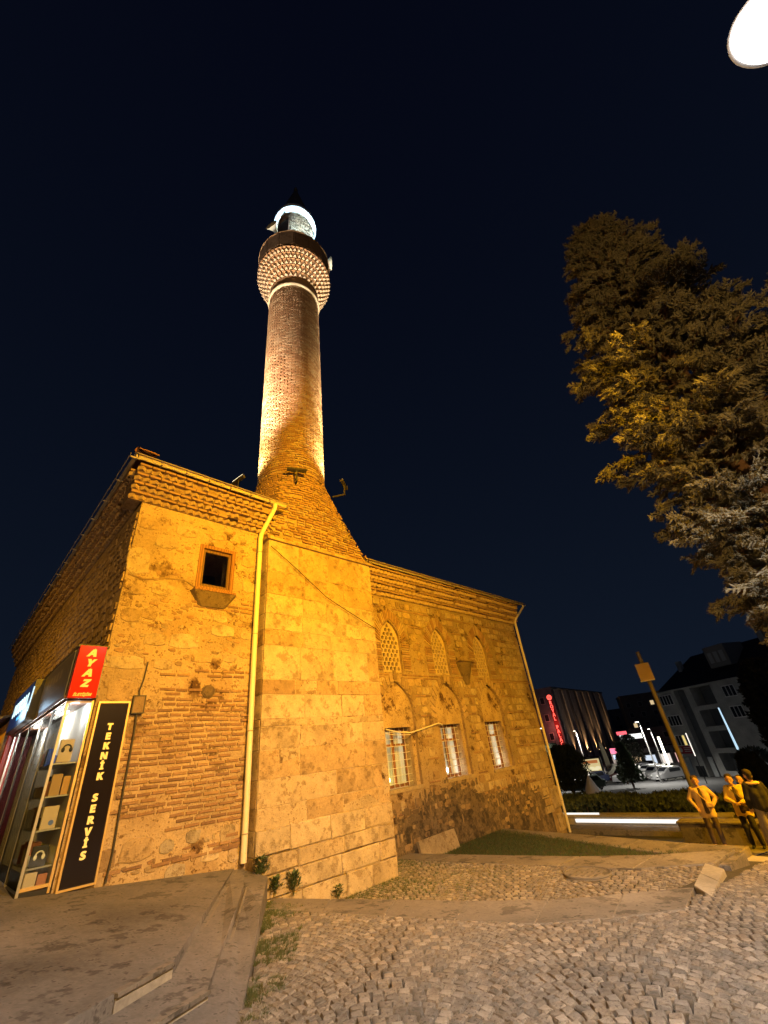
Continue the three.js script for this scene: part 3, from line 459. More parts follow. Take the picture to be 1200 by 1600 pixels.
  part(ni, 'curtain', (() => { const f = []; const n = 40; for (let i = 0; i < n; i++) { const X = (k) => c - .55 + 1.1 * k / n, D = (k) => fz - .28 + .03 * Math.sin(k * 1.3); f.push([[X(i), .62, D(i)], [X(i + 1), .62, D(i + 1)], [X(i + 1), 2.26, D(i + 1)], [X(i), 2.26, D(i)]]); } return polyGeo(f); })(), new THREE.MeshPhysicalMaterial({ color: rgb(.62, .58, .5), roughness: 1, transmission: .35, thickness: 0 }));
  part(ni, 'room_niche', merge([bx(1.5, 2, .04, c, 1.44, fz - 1.0), bx(.04, 2, .95, c - .7, 1.44, fz - .52), bx(.04, 2, .95, c + .7, 1.44, fz - .52), bx(1.4, .04, .95, c, .5, fz - .52), bx(1.4, .04, .95, c, 2.4, fz - .52)]), M.white);
  const bulb = part(ni, 'lit_lamp', new THREE.SphereGeometry(.085, 14, 10), bi ? glow(1, .97, .9, 12) : glow(1, .85, .25, 12), [c + (bi ? .1 : -.2), .84, fz - .14]); bulb.userData.label = 'lit lamp on the inner sill';
  point(mosque, [c + (bi ? .1 : -.2), .84, fz - .14], bi ? rgb(1, .95, .85) : rgb(1, .85, .25), .9, 4); point(mosque, [c, 1.9, fz - .7], rgb(1, .9, .72), .8, 4);
});
{ // dark corbel between the upper windows
  const c = part(right, 'corbel', new THREE.CylinderGeometry(.5, .14, .85, 14, 3, false, -PI / 2, PI).scale(1, 1, .55), M.dark, [14.98, 4.06, ZR]); c.userData.label = 'dark conical stone corbel between lattice windows';
  part(c, 'cap', bx(1.08, .06, .34, 0, 0, .14), M.brown, [14.98, 4.52, ZR]);
}
cornice(mosque, 'cornice', 12.3, 4, .25, [14.2, 6.66, ZR], 0);
part(mosque, 'end_wall', bx(.55, 9, 15, 0, 0, 0), M.mortarBrown, [19.82, 2.2, -18.56]);
part(mosque, 'rear_wall', bx(18.2, 10, .5, 0, 0, 0), M.mortarBrown, [11, 2.6, -27.9]);
part(mosque, 'roof', polyGeo([[[1.5, 8.2, -9.02], [5.02, 8.2, -9.02], [5.02, 9.6, -14], [4.5, 9.6, -14]], [[1.5, 8.2, -28.5], [1.5, 8.2, -9.02], [4.5, 9.6, -14], [4.5, 9.6, -28.5]], [[8.6, 7.8, -10.05], [21, 7.8, -10.05], [16, 10.6, -18], [8.6, 10.6, -18]], [[21, 7.8, -10.05], [21, 7.8, -28], [16, 10.6, -18]], [[4.5, 9.6, -28.5], [4.5, 9.6, -14], [16, 10.6, -18], [16, 10.6, -28]]]), M.tile);
for (const [x, z, ry] of [[1.62, -9.06, .4], [1.75, -9.02, .1]]) part(mosque, 'ridge_tile', new THREE.CylinderGeometry(.09, .1, .35, 12, 1, true, 0, PI).rotateZ(PI / 2), M.tile, [x, 8.28, z], ry);
// gutters in jointed lengths, and drainpipes
function gutter(a, b, n) {
  const L = Math.hypot(b[0] - a[0], b[2] - a[2]), ry = Math.atan2(-(b[2] - a[2]), b[0] - a[0]); let root = null;
  for (let i = 0; i < n; i++) {
    const l = L / n - .012, G = new THREE.CylinderGeometry(.085, .085, l, 14, 1, true, PI / 2, PI); G.rotateZ(PI / 2); const t = (i + .5) / n;
    const o = part(mosque, 'gutter', merge([G, bx(l, .012, .02, 0, .0, .085), bx(.03, .03, .2, l / 2 - .02, -.075, -.02)]), M.gutter, [lerp(a[0], b[0], t), a[1], lerp(a[2], b[2], t)], ry); o.rotation.z = rr(-.004, .004);
  }
}
gutter([1.48, 8.14, -9.0], [5.55, 8.12, -9.0], 7); gutter([1.45, 8.14, -28.4], [1.45, 8.14, -9.0], 17); gutter([8.3, 7.77, -10.06], [21.1, 7.77, -10.06], 9);
function drainpipe(pts, clips, r) { const p = part(mosque, 'drainpipe', tube(pts, r, 90, 12), M.pipe); for (const [x, y, z] of clips) part(p, 'pipe_clip', merge([new THREE.TorusGeometry(r + .008, .01, 6, 16).rotateX(PI / 2), bx(.02, .03, .1, 0, 0, -.06)]), M.gutter, [x, y, z]); }
drainpipe([[5.12, 8.05, -9.0], [5.12, 7.92, -9.0], [5.08, 7.8, -9.03], [4.92, 7.2, -9.30], [4.9, 7.05, -9.33], [4.9, 6.9, -9.33], [4.9, 4, -9.33], [4.92, 1, -9.33], [4.92, .05, -9.33]], [[4.9, 6.6, -9.33], [4.9, 4.4, -9.33], [4.91, 2.3, -9.33], [4.92, .5, -9.33]], .062);
drainpipe([[20.9, 7.72, -10.06], [20.88, 7.6, -10.08], [20.2, 6.9, -10.36], [20.14, 6.7, -10.38], [20.12, 5, -10.38], [20.1, 1, -10.38], [20.06, -2, -10.38]], [[20.12, 5.6, -10.38], [20.1, 3.4, -10.38], [20.1, 1.2, -10.38], [20.07, -.9, -10.38]], .055);
part(mosque, 'quoin', block(.75, .7, .09, .03, .03), M.pale2, [19.75, -.75, ZR]); part(mosque, 'quoin', block(.6, .55, .06, .03, .03), M.pale2, [19.8, -1.6, ZR]);

// ---------------------------------------------------------------- minaret
const AX = 6.89, AZ = -10.96, HB = 1.86;
const minaret = thing('minaret', 'tall round brick minaret on a pale stone base', 'minaret', [AX, -1.1, AZ]);
const base = part(minaret, 'base', bx(3.7, 8.1, 3.7, 0, 0, 0), M.mortar, [AX, 2.9, AZ]);
{
  const ys = [-1.05, -.55, -.2, .1, .52, .87, 1.35, 1.89, 2.34, 2.49, 3.0, 3.33, 4.11, 4.49, 4.89, 5.41, 6.06, 6.95], tone = ['pale', 'pale', 'pale2', 'pale', 'ochre', 'pale2', 'ochre', 'pale2', 'brown', 'pale', 'brown', 'pale', 'ochre', 'pale', 'pale2', 'pale2', 'pale2'];
  const alt = { pale: ['pale', 'pale', 'pale2'], pale2: ['pale2', 'pale', 'ochre', 'pale2'], ochre: ['ochre', 'pale2', 'ochre'], brown: ['ochre', 'brown', 'pale2'] };
  for (let i = 0; i + 1 < ys.length; i++) {
    const h = ys[i + 1] - ys[i]; let x = AX - HB, first = true;
    while (x < AX + HB - .02) {
      let w = rr(.55, 1.25) * (h < .2 ? 1.3 : 1); if (x + w > AX + HB - .35) w = AX + HB - x;
      const k = x > 7.2 && i > 8 && i < 15 && tone[i] === 'pale' && R() < .5 ? 'ochre' : pick(alt[tone[i]]);
      const foot = ys[i] < .2 ? .05 : 0;
      part(base, 'stone_block', block(w - .012, h - .012, .04 + foot + rr(0, .012), ys[i] < .5 ? .02 : .008, ys[i] < .9 ? .012 : .004), M[k], [x + w / 2, ys[i] + h / 2, AZ + 1.85 - .04]); x += w;
    }
    part(base, 'stone_block', block(3.6, h - .014, .03, .008, .004), M[pick(alt[tone[i]])], [AX - 1.85 + .02, ys[i] + h / 2, AZ], -PI / 2);
    part(base, 'stone_block', block(3.6, h - .014, .03, .008, .004), M[pick(alt[tone[i]])], [AX + 1.85 - .02, ys[i] + h / 2, AZ], PI / 2);
  }
  part(base, 'ledge', bx(3.86, .09, 3.86, 0, 0, 0), M.ochre, [AX, 6.99, AZ]);
}
const Y0 = 7.04, Y1 = 10.25, RS = 1.19;
const section = (a, t) => { const c = Math.cos(a), s = Math.sin(a), k = HB / Math.max(Math.abs(c), Math.abs(s)), r = lerp(Math.min(k, HB * 1.4), RS + .03, Math.pow(t, .92)); return [c * r, s * r]; };
const shoulder = part(minaret, 'shoulder', (() => { const f = []; const nA_ = 48, nT = 10; for (let i = 0; i < nA_; i++) for (let j = 0; j < nT; j++) { const P = (ii, jj) => { const p = section(ii / nA_ * 2 * PI, jj / nT); return [p[0] * .985, lerp(0, Y1 - Y0, jj / nT), p[1] * .985]; }; f.push([P(i + 1, j), P(i, j), P(i, j + 1), P(i + 1, j + 1)]); } return polyGeo(f); })(), M.mortarBrown, [AX, Y0, AZ]);
{
  const rest = []; let n = 0;
  for (let y = Y0 + .05; y < Y1; y += .105) {
    const t = (y - Y0) / (Y1 - Y0), P = []; for (let i = 0; i <= 160; i++) P.push(section(-.55 + i / 160 * (PI + 1.1), t));
    let acc = R() * .1, next = acc;
    for (let i = 1, s = 0; i <= 160; i++) { const d = Math.hypot(P[i][0] - P[i - 1][0], P[i][1] - P[i - 1][1]); s += d; if (s >= next) {
      const L = rr(.2, .3), ry = Math.atan2(P[i][0] - P[i - 1][0], P[i][1] - P[i - 1][1]) - PI / 2, G = block(L, .062, .06, .01, .008), pos = [AX + P[i][0] * .985, y + rr(-.008, .008), AZ + P[i][1] * .985];
      next = s + L + .03; if (R() < .08) continue;
      const a = ry + PI; if (P[i][1] > .2 && n < 300) { n++; const b = part(shoulder, 'brick', G, pick([M.brickB, M.brickPale, M.brickA, M.ochre]), pos, a, -.25); } else { G.rotateY(a); G.translate(...pos); rest.push(G); } } }
  }
  const o = part(shoulder, 'small_bricks', merge(rest), M.brickB); o.userData.kind = 'stuff';
}
function brickTube(parent, r, y0, y1, partsMax, dy, gaps) {
  const vars = [...Array(5)].map((_, i) => block(.235 + i * .012, .068, .045, .008, .005)), per = Math.round(2 * PI * r / .285), rest = [];
  let n = 0, row = 0; const q = new THREE.Matrix4();
  for (let y = y0; y < y1; y += dy, row++) for (let i = 0; i < per; i++) {
    const a = (i + (row % 2) * .5 + rr(-.05, .05)) / per * 2 * PI, x = Math.sin(a), z = Math.cos(a); if (gaps && gaps(a, y)) continue;
    const pos = [AX + x * (r - .012), y + rr(-.007, .007), AZ + z * (r - .012)];
    if (n < partsMax && x * -.53 + z * .85 > .35) { n++; part(parent, 'brick', vars[ri(5)], pick([M.brickA, M.brickB, M.brickPale]), pos, a); } else rest.push([pos, a, ri(3)]);
  }
  const b = wp(parent);
  for (let k = 0; k < 3; k++) { const mine = rest.filter((s) => s[2] === k); const im = new THREE.InstancedMesh(vars[k + 1], [M.brickA, M.brickB, M.brickPale][k], mine.length); im.name = 'bricks'; im.userData.kind = 'stuff'; shade(im); mine.forEach(([p, a], i) => { q.makeRotationY(a); q.setPosition(p[0] - b.x, p[1] - b.y, p[2] - b.z); im.setMatrixAt(i, q); }); parent.add(im); }
}
const shaft = part(minaret, 'shaft', cyl(RS - .01, RS - .01, 11.5, 64, 0, 5.75, 0), M.mortar, [AX, 10.2, AZ]);
brickTube(shaft, RS, 10.32, 21.5, 300, .1);
const lathe = (pts, n = 64) => new THREE.LatheGeometry(pts.map((p) => new THREE.Vector2(...p)), n);
part(minaret, 'ring_moulding', lathe([[RS - .05, 21.5], [RS + .05, 21.55], [RS + .1, 21.62], [RS + .1, 21.7], [RS + .05, 21.76], [RS - .05, 21.8]]), mat('moulding', .72, .64, .5, { map: texFine }), [AX, 0, AZ]);
const balcony = part(minaret, 'balcony', lathe([[RS - .02, 21.7], [RS + .02, 22.3], [1.3, 22.5], [1.45, 22.85], [1.6, 23.2], [1.75, 23.55], [1.86, 23.9], [1.86, 24.0], [.9, 24.02]]), M.brickB, [AX, 0, AZ]);
for (let k = 0; k < 5; k++) { // saw-tooth corbel rows
  const y = 22.42 + k * .31, r = RS + .10 + k * .13, n = 36 + k * 5, list = [];
  for (let i = 0; i < n; i++) { const a = (i + (k % 2) * .5) / n * 2 * PI, w = 2 * PI * r / n * .86, G = polyGeo([[[-w / 2, -.1, -.05], [w / 2, -.1, -.05], [0, -.1, .11]].reverse(), [[-w / 2, .12, -.05], [w / 2, .12, -.05], [0, .12, .11]].reverse(), [[-w / 2, -.1, -.05], [0, -.1, .11], [0, .12, .11], [-w / 2, .12, -.05]], [[0, -.1, .11], [w / 2, -.1, -.05], [w / 2, .12, -.05], [0, .12, .11]]]); G.rotateY(a); G.translate(AX + Math.sin(a) * r, y, AZ + Math.cos(a) * r); list.push(G); }
  const o = part(balcony, 'corbel_row', merge(list), mat('corbelRow', .6, .48, .36, { map: texFine })); part(o, 'corbel_ring', lathe([[r - .1, y + .12], [r + .1, y + .12], [r + .1, y + .17], [r - .1, y + .17]]), M.brickA, [AX, 0, AZ]);
}
const PN = 16;
for (let i = 0; i < PN; i++) part(balcony, 'parapet_panel', (() => { const G = block(2 * PI * 1.86 / PN - .02, 1.22, .09, .012, .003); return G; })(), mat('parapet', .34, .24, .16, { map: texStone }), [AX + Math.sin(i / PN * 2 * PI) * 1.8, 24.62, AZ + Math.cos(i / PN * 2 * PI) * 1.8], i / PN * 2 * PI);
part(balcony, 'parapet_backing', lathe([[1.8, 24.0], [1.8, 25.2], [1.74, 25.2], [1.74, 24.0]]), M.brown, [AX, 0, AZ]);
part(balcony, 'parapet_coping', lathe([[1.72, 25.22], [1.93, 25.22], [1.93, 25.3], [1.72, 25.3]]), M.brown, [AX, 0, AZ]);
const doorA = -1.25;
const upper = part(minaret, 'upper_shaft', cyl(1.03, 1.03, 5.6, 56, 0, 2.8, 0), M.mortar, [AX, 24.0, AZ]);
brickTube(upper, 1.05, 24.1, 29.2, 120, .1, (a, y) => y < 28.6 && Math.abs(((a - doorA + 9 * PI) % (2 * PI)) - PI) < .4);
part(upper, 'balcony_door', bx(.78, 4.3, .12), M.woodDark, [AX + Math.sin(doorA) * 1.0, 26.3, AZ + Math.cos(doorA) * 1.0], doorA);
part(minaret, 'upper_moulding', lathe([[1.0, 29.2], [1.12, 29.25], [1.14, 29.45], [1.24, 29.5], [1.27, 29.65], [1.2, 29.72], [1.24, 29.8], [1.24, 29.95], [.9, 30.0]]), mat('mouldingWhite', .74, .74, .72), [AX, 0, AZ]);
const spire = part(minaret, 'spire', lathe([[1.2, 29.96], [1.02, 30.3], [.12, 34.4], [.0, 34.45]], 28), M.lead, [AX, 0, AZ]);
for (let i = 0; i < 14; i++) { const a = i / 14 * 2 * PI; part(spire, 'lead_seam', tube([[Math.sin(a) * 1.03, 30.3, Math.cos(a) * 1.03], [Math.sin(a) * .12, 34.4, Math.cos(a) * .12]], .022, 6, 5), M.lead, [AX, 0, AZ]); }
part(minaret, 'finial', lathe([[.0, 34.4], [.13, 34.42], [.06, 34.6], [.14, 34.75], [.05, 34.9], [.09, 35.02], [.02, 35.15], [0, 35.4]], 16), M.brass, [AX, 0, AZ]);
// linear floodlights on brackets round the shaft foot
function washBar(label, c, ry, I, aim) {
  const t = thing('wash_light', label, 'floodlight', c, 'floodlights round the minaret foot'), lit = I > 0;
  part(t, 'housing', rbx(.66, .08, .14, .015), M.iron, c, ry, -.35);
  part(t, 'lens', bx(.6, .012, .1), lit ? glow(1, .82, .45, 5) : M.pale2, [c[0], c[1] + .05, c[2]], ry, -.35);
  part(t, 'bracket', merge([bx(.05, .42, .04, 0, -.24, 0), bx(.05, .05, .5, 0, -.43, -.22)]), M.iron, c, ry);
  if (lit) { spot(t, [c[0], c[1] + .1, c[2]], [aim[0], c[1] + 3, aim[1]], rgb(1, .8, .36), I, .9, 1, 8); spot(t, [c[0], c[1] + .1, c[2]], [aim[0], c[1] + 9, aim[1]], rgb(1, .76, .42), I * 5.4, .26, 1, 8); }
}
washBar('floodlight bar at the left of the minaret foot', [4.98, 10.2, -11.3], -1.44, 110, [AX - 1.05, AZ - .15]);
washBar('unlit floodlight bar in front of the minaret foot', [6.2, 10.1, -9.55], -.45, 0);
washBar('floodlight bar at the right of the minaret foot', [8.15, 10.2, -9.42], .6, 110, [AX + .75, AZ + .85]);
washBar('floodlight bar lower on the right shoulder of the minaret', [8.75, 9.75, -11.6], PI / 2, 60, [AX + 1.1, AZ - .2]);
function roofFlood(label, c, ry, aim, I) { // roof floodlights behind the eaves, washing the shaft
  const t = thing('roof_floodlight', label, 'floodlight', c);
  part(t, 'housing', rbx(.4, .3, .16, .03), M.iron, c, ry, -.9); part(t, 'lens', bx(.34, .24, .01, 0, 0, .085), glow(1, .8, .5, 6), c, ry, -.9); part(t, 'bracket', bx(.3, .4, .04, 0, -.2, 0), M.iron, c, ry);
  const d = V(aim[0] - c[0], aim[1] - c[1], aim[2] - c[2]).normalize(); spot(t, [c[0] + d.x * .18, c[1] + d.y * .18, c[2] + d.z * .18], aim, rgb(1, .72, .5), I, .44, 1, 6);
}
roofFlood('floodlight on the near roof aimed at the minaret shaft', [3.2, 8.8, -10.3], 1.75, [AX, 21.5, AZ], 1300);
roofFlood('floodlight on the rear roof aimed at the minaret shaft', [11.2, 8.75, -12.1], -1.3, [AX, 21.5, AZ], 1300);
for (const [label, a] of [['cool white uplight on the balcony floor facing the square', -.15], ['cool white uplight on the balcony floor facing the hotel', .95], ['cool white uplight on the balcony floor at the rear', -2.2]]) {
  const c = [AX + Math.sin(a) * 1.52, 24.16, AZ + Math.cos(a) * 1.52], t = thing('balcony_light', label, 'floodlight', c, 'uplights on the minaret balcony');
  part(t, 'housing', rbx(.3, .1, .16, .02), M.iron, c, a); part(t, 'lens', bx(.26, .01, .12), glow(.6, .85, 1, 6), [c[0], c[1] + .06, c[2]], a);
  spot(t, [c[0], c[1] + .1, c[2]], [AX + Math.sin(a) * .7, 26.4, AZ + Math.cos(a) * .7], rgb(.5, .8, 1), 1000, .62, 1, 4);
}
function horn(label, a, tilt) {
  const c = [AX + Math.sin(a) * 1.62, 25.75, AZ + Math.cos(a) * 1.62], t = thing('loudspeaker', label, 'loudspeaker', c, 'horn loudspeakers on the balcony');
  const m = mat('hornGrey', .55, .6, .6, { roughness: .5 });
  part(t, 'horn', lathe([[.05, -.3], [.07, -.1], [.12, .12], [.22, .3], [.34, .42], [.35, .44], [.33, .44]], 24).rotateX(PI / 2), m, [c[0], c[1] + .3, c[2]], a, tilt);
  part(t, 'driver', cyl(.1, .1, .22, 14).rotateX(PI / 2).translate(0, 0, -.36), m, [c[0], c[1] + .3, c[2]], a, tilt);
  part(t, 'bracket', bx(.05, .8, .05, 0, -.12, 0), M.iron, c, a);
}
horn('horn loudspeaker on the left rim of the balcony', -1.2, -.1); horn('horn loudspeaker on the right rim of the balcony', .95, -.1);
// cable sagging down the minaret base, and wall details
solo('wall_cable', 'thin dark cable slanting down the pale minaret base', 'cable', tube([[5.06, 6.72, ZB + .07], [5.9, 6.2, ZB + .08], [6.9, 5.55, ZB + .08], [8.3, 5.0, ZB + .08], [8.74, 4.85, ZB + .07]], .011, 40, 6), M.cable);
solo('wall_cable', 'pale cable slung from window to window on the bay wall', 'cable', tube([[10.1, 2.22, ZR + .06], [10.6, 2.12, ZR + .08], [11.2, 2.08, ZR + .08], [11.9, 2.17, ZR + .07], [12.7, 2.3, ZR + .06], [12.95, 2.24, ZR + .03]], .022, 50, 6), M.cablePale);
solo('wall_cable', 'second thin pale cable below the first at the nearest window', 'cable', tube([[10.1, 2.1, ZR + .06], [10.5, 2.04, ZR + .08], [11.2, 2.02, ZR + .07]], .012, 24, 6), M.cablePale);
{
  const c = [2.6, 2.85, Z1 + .05], t = thing('junction_box', 'small framed junction box on the brick wall beside the black sign', 'junction box', c);
  part(t, 'case', bx(.2, .3, .08), M.brown, c); part(t, 'frame', merge([bx(.22, .018, .1, 0, .15, 0), bx(.22, .018, .1, 0, -.15, 0), bx(.018, .28, .1, -.1, 0, 0), bx(.018, .28, .1, .1, 0, 0)]), M.iron, c);
  part(t, 'conduit', tube([[2.6, 2.7, Z1 + .05], [2.62, 2.4, Z1 + .045], [2.62, 1.2, Z1 + .04], [2.63, .6, Z1 + .04], [2.6, .25, Z1 + .05]], .018, 40, 7), M.iron);
  part(t, 'upper_cable', tube([[2.6, 3.0, Z1 + .05], [2.58, 3.1, Z1 + .05], [2.62, 3.3, Z1 + .05], [2.64, 3.64, Z1 + .05]], .012, 20, 6), M.cable);
}
solo('stone_slab', 'pale stone slab leaning against the foot of the bay wall', 'stone slab', (() => { const G = slab([[-.85, .0, -.1], [.85, .0, -.1], [.85, .0, .0], [-.85, .0, .0]], .5, .008); G.rotateX(-.28); G.rotateZ(.02); return G; })(), M.pale2, [11.75, T2 + .46, -10.36]);
solo('manhole_cover', 'round manhole cover set in the terrace cobbles', 'manhole cover', merge([cyl(.46, .46, .03, 40), new THREE.TorusGeometry(.44, .018, 6, 40).rotateX(PI / 2).translate(0, .016, 0), ...[...Array(5)].map((_, i) => bx(.5, .008, .05, 0, .019, -.24 + i * .12))]), M.kerb, [10.2, T1 + .014, -5.15]);

// ---------------------------------------------------------------- shop built against the side wall
const shop = thing('phone_shop', 'glazed phone shop kiosk with gold frame against the mosque corner', 'shop', [1.65, .3, -12]);
{
  const y0 = .3, yT = 2.93, zE = -9.46, xF = 1.47;
  part(shop, 'plinth', bx(.42, .12, 6, 1.68, y0 + .0, -12.46), M.black); part(shop, 'back_panel', bx(.03, 2.65, 6, 1.865, 1.63, -12.46), mat('shopBack', .5, .49, .46)); part(shop, 'ceiling', bx(.4, .04, 6, 1.67, 2.95, -12.46), M.woodDark);
  const post = (x, z, m, w = .035) => part(shop, 'post', bx(w, yT - y0, w, x, (y0 + yT) / 2, z), m);
  post(1.485, zE, mat('alu', .4, .39, .37, { roughness: .4, metalness: .6 })); post(1.86, zE, M.gold, .03); part(shop, 'top_rail', bx(.34, .03, .03, 1.672, yT - .02, zE + .003), M.gold); part(shop, 'bottom_rail', bx(.34, .04, .04, 1.672, y0 + .1, zE + .003), M.gold);
  part(shop, 'pane', new THREE.BoxGeometry(.33, yT - y0 - .17, .008).translate(1.672, (y0 + yT) / 2 + .045, zE), M.glass).userData.label = 'end pane of the showcase';
  for (const z of [-10.6, -11.7, -13.2, -14.6, -15.4]) post(xF + .01, z, mats.alu);
  for (const [a, b] of [[-9.5, -10.58], [-10.62, -11.68], [-11.72, -13.18], [-13.22, -14.58]]) part(shop, 'pane', new THREE.BoxGeometry(.008, yT - y0 - .12, b - a).translate(xF, (y0 + yT) / 2 + .04, (a + b) / 2), M.glass);
  for (const y of [.62, 1.08, 1.52, 1.98]) part(shop, 'shelf', bx(.33, .02, 1.9, 1.69, y, -10.5), mats.alu);
  const f = part(shop, 'fascia', bx(.46, .86, 6.2, 1.67, 3.42, -12.55), mat('fasciaGrey', .16, .155, .145, { roughness: .5 }));
  part(f, 'fascia_trim', bx(.5, .05, 6.3, 1.66, 2.99, -12.56), M.woodDark); part(f, 'fascia_cap', bx(.5, .04, 6.3, 1.67, 3.87, -12.56), M.black);
  part(shop, 'shop_lamp', bx(.1, .02, 1.2, 1.68, 2.92, -11.2), glow(1, .95, .88, 3)); point(shop, [1.66, 2.8, -11.2], rgb(1, .95, .88), 5, 3); point(shop, [1.66, 2.8, -9.8], rgb(.95, .97, 1), 1.1, 3); point(shop, [1.66, 2.8, -13.6], rgb(1, .95, .88), 5, 3);
  // products on the shelves
  const box = (label, x, y, z, w, h, d, m) => { const t = thing('product_box', label, 'product box', [x, y, z], 'goods in the shop window'); part(t, 'carton', rbx(w, h, d, .008, 0, h / 2, 0), m, [x, y, z]); return t; };
  const cream = mat('carton', .55, .46, .36), b0 = box('cream box with black headphones in the top of the showcase', 1.66, 2.0, -9.62, .2, .34, .07, cream);
  part(b0, 'headphone_picture', merge([new THREE.TorusGeometry(.055, .012, 8, 24, PI).translate(0, .2, 0), new THREE.SphereGeometry(.032, 12, 8).scale(.8, 1.2, .4).translate(-.055, .18, 0), new THREE.SphereGeometry(.032, 12, 8).scale(.8, 1.2, .4).translate(.055, .18, 0)]), M.black, [1.67, 2.0, -9.58]);
  const b1 = box('tan box on the second shelf of the showcase', 1.64, 1.53, -9.62, .14, .3, .08, mat('cartonTan', .4, .27, .14)); box('amber box beside the tan box', 1.78, 1.53, -9.63, .1, .26, .06, mat('cartonAmber', .5, .3, .12));
  const b2 = box('cream box with a blue badge in the middle of the showcase', 1.67, 1.09, -9.62, .2, .3, .07, cream); part(b2, 'badge', cyl(.035, .035, .004, 16).rotateX(PI / 2), mat('badgeBlue', .12, .2, .6), [1.7, 1.17, -9.582]);
  const b3 = box('black box with white headphones low in the showcase', 1.66, .63, -9.62, .2, .26, .07, M.black); part(b3, 'headphone_picture', merge([new THREE.TorusGeometry(.05, .011, 8, 24, PI).translate(0, .14, 0), new THREE.SphereGeometry(.03, 12, 8).scale(.8, 1.2, .4).translate(-.05, .12, 0), new THREE.SphereGeometry(.03, 12, 8).scale(.8, 1.2, .4).translate(.05, .12, 0)]), M.white, [1.66, .63, -9.58]);
  box('plain cream box at the bottom of the showcase', 1.62, .37, -9.63, .15, .2, .07, cream); box('reddish box at the bottom of the showcase', 1.77, .37, -9.64, .12, .16, .07, mat('cartonRed', .42, .18, .12));
  const cols = [cream, mats.cartonTan, M.black, M.white, mats.badgeBlue, mats.cartonRed];
  const tint = ['cream', 'tan', 'black', 'white', 'blue', 'reddish'], nth = ['first', 'second', 'third', 'fourth', 'fifth', 'sixth', 'seventh'];
  for (const [y, shelf] of [[.63, 'lowest'], [1.09, 'second lowest'], [1.53, 'second highest'], [1.99, 'highest']]) for (let k = 0; k < 7; k++) { const ci = ri(6), z = -9.9 - k * .22 + rr(-.03, .03), h = rr(.12, .3); box(`${tint[ci]} carton, ${nth[k]} behind the front row on the ${shelf} shop shelf`, rr(1.6, 1.74), y + .001, z, rr(.08, .16), h, rr(.08, .16), cols[ci]).userData.group = 'rows of cartons on the shop shelves'; }
  // second shop further along
  const s2 = thing('corner_shop', 'red framed neighbouring shop with an amber lit fascia', 'shop', [1.6, .4, -19]);
  part(s2, 'pilaster', bx(.5, 3.2, .3, 1.62, 1.9, -15.75), mat('shopRed', .3, .03, .03, { roughness: .5 })); part(s2, 'column', bx(.55, 2.7, .5, 1.6, 1.7, -16.4), M.pale);
  part(s2, 'fascia', bx(.5, .5, 6, 1.6, 3.2, -19.3), mat('amberFascia', .5, .3, .1)); part(s2, 'awning', bx(.9, .06, 6, 1.3, 3.55, -19.3, 0, 0, .25), M.black);
  part(s2, 'lit_panel', bx(.05, 1.5, 2.6, 1.5, 2.0, -18.3), glow(.35, .25, .9, .8)); part(s2, 'back_panel', bx(.1, 2.6, 6, 1.85, 1.7, -19.4), M.black);
}
// signs
const letterSign = (x, w, txt, cx, cy, size, col, skew = 0, sx = 1) => { x.save(); x.translate(cx, cy); x.transform(sx, 0, skew, 1, 0, 0); x.font = `bold ${size}px sans-serif`; x.textAlign = 'center'; x.textBaseline = 'middle'; x.fillStyle = col; x.strokeStyle = col; x.lineWidth = size * .09; x.lineJoin = 'miter'; x.strokeText(txt, 0, 0); x.fillText(txt, 0, 0); x.restore(); };
{
  const c = [2.2, 1.59, Z1 + .05], t = thing('wall_sign', 'tall black sign with gold frame reading TEKNİK SERVİS', 'sign', c);
  part(t, 'board', bx(.48, 2.58, .05), mat('signBlack', .02, .014, .012, { roughness: .22 }), c);
  part(t, 'lettering', new THREE.PlaneGeometry(.44, 2.54), print(320, 1848, (x, w, h) => { x.fillStyle = '#17100e'; x.fillRect(0, 0, w, h); [...'TEKNİK SERVİS'].forEach((ch, i) => { if (ch !== ' ') letterSign(x, w, ch, w * .5, 270 + i * 110, 100, '#efe6b4', 0, 1.12); }); }, { roughness: .2 }), [c[0], c[1], c[2] + .0275]);
  const fr = [[0, 1.3, .52, .028], [0, -1.3, .52, .028]]; for (const [x, y, w, h] of fr) part(t, 'frame_bar', bx(w, h, .07, x, y, .005), M.gold, c); for (const x of [-.246, .246]) part(t, 'frame_bar', bx(.028, 2.57, .07, x, 0, .005), M.gold, c);
}
{
  const c = [1.645, 3.4, -9.33], t = thing('shop_sign', 'glossy red upright sign above the showcase', 'sign', c);
  part(t, 'box', rbx(.43, .9, .12, .012, 0, 0, -.03), mat('signRed', .5, .035, .022, { roughness: .12 }), c);
  part(t, 'lettering', new THREE.PlaneGeometry(.41, .88), print(512, 1100, (x, w, h) => { x.fillStyle = '#bf2a17'; x.fillRect(0, 0, w, h); ['A', 'Y', 'A', 'Z'].forEach((ch, i) => letterSign(x, w, ch, w * .52, 150 + i * 218, 205, '#f3dfb0', -.28, 1.25)); letterSign(x, w, 'İLETİŞİM', w * .5, h - 62, 76, '#f3c98a', -.28, 1.06); }, { roughness: .1 }), [c[0], c[1], c[2] + .0315]);
}
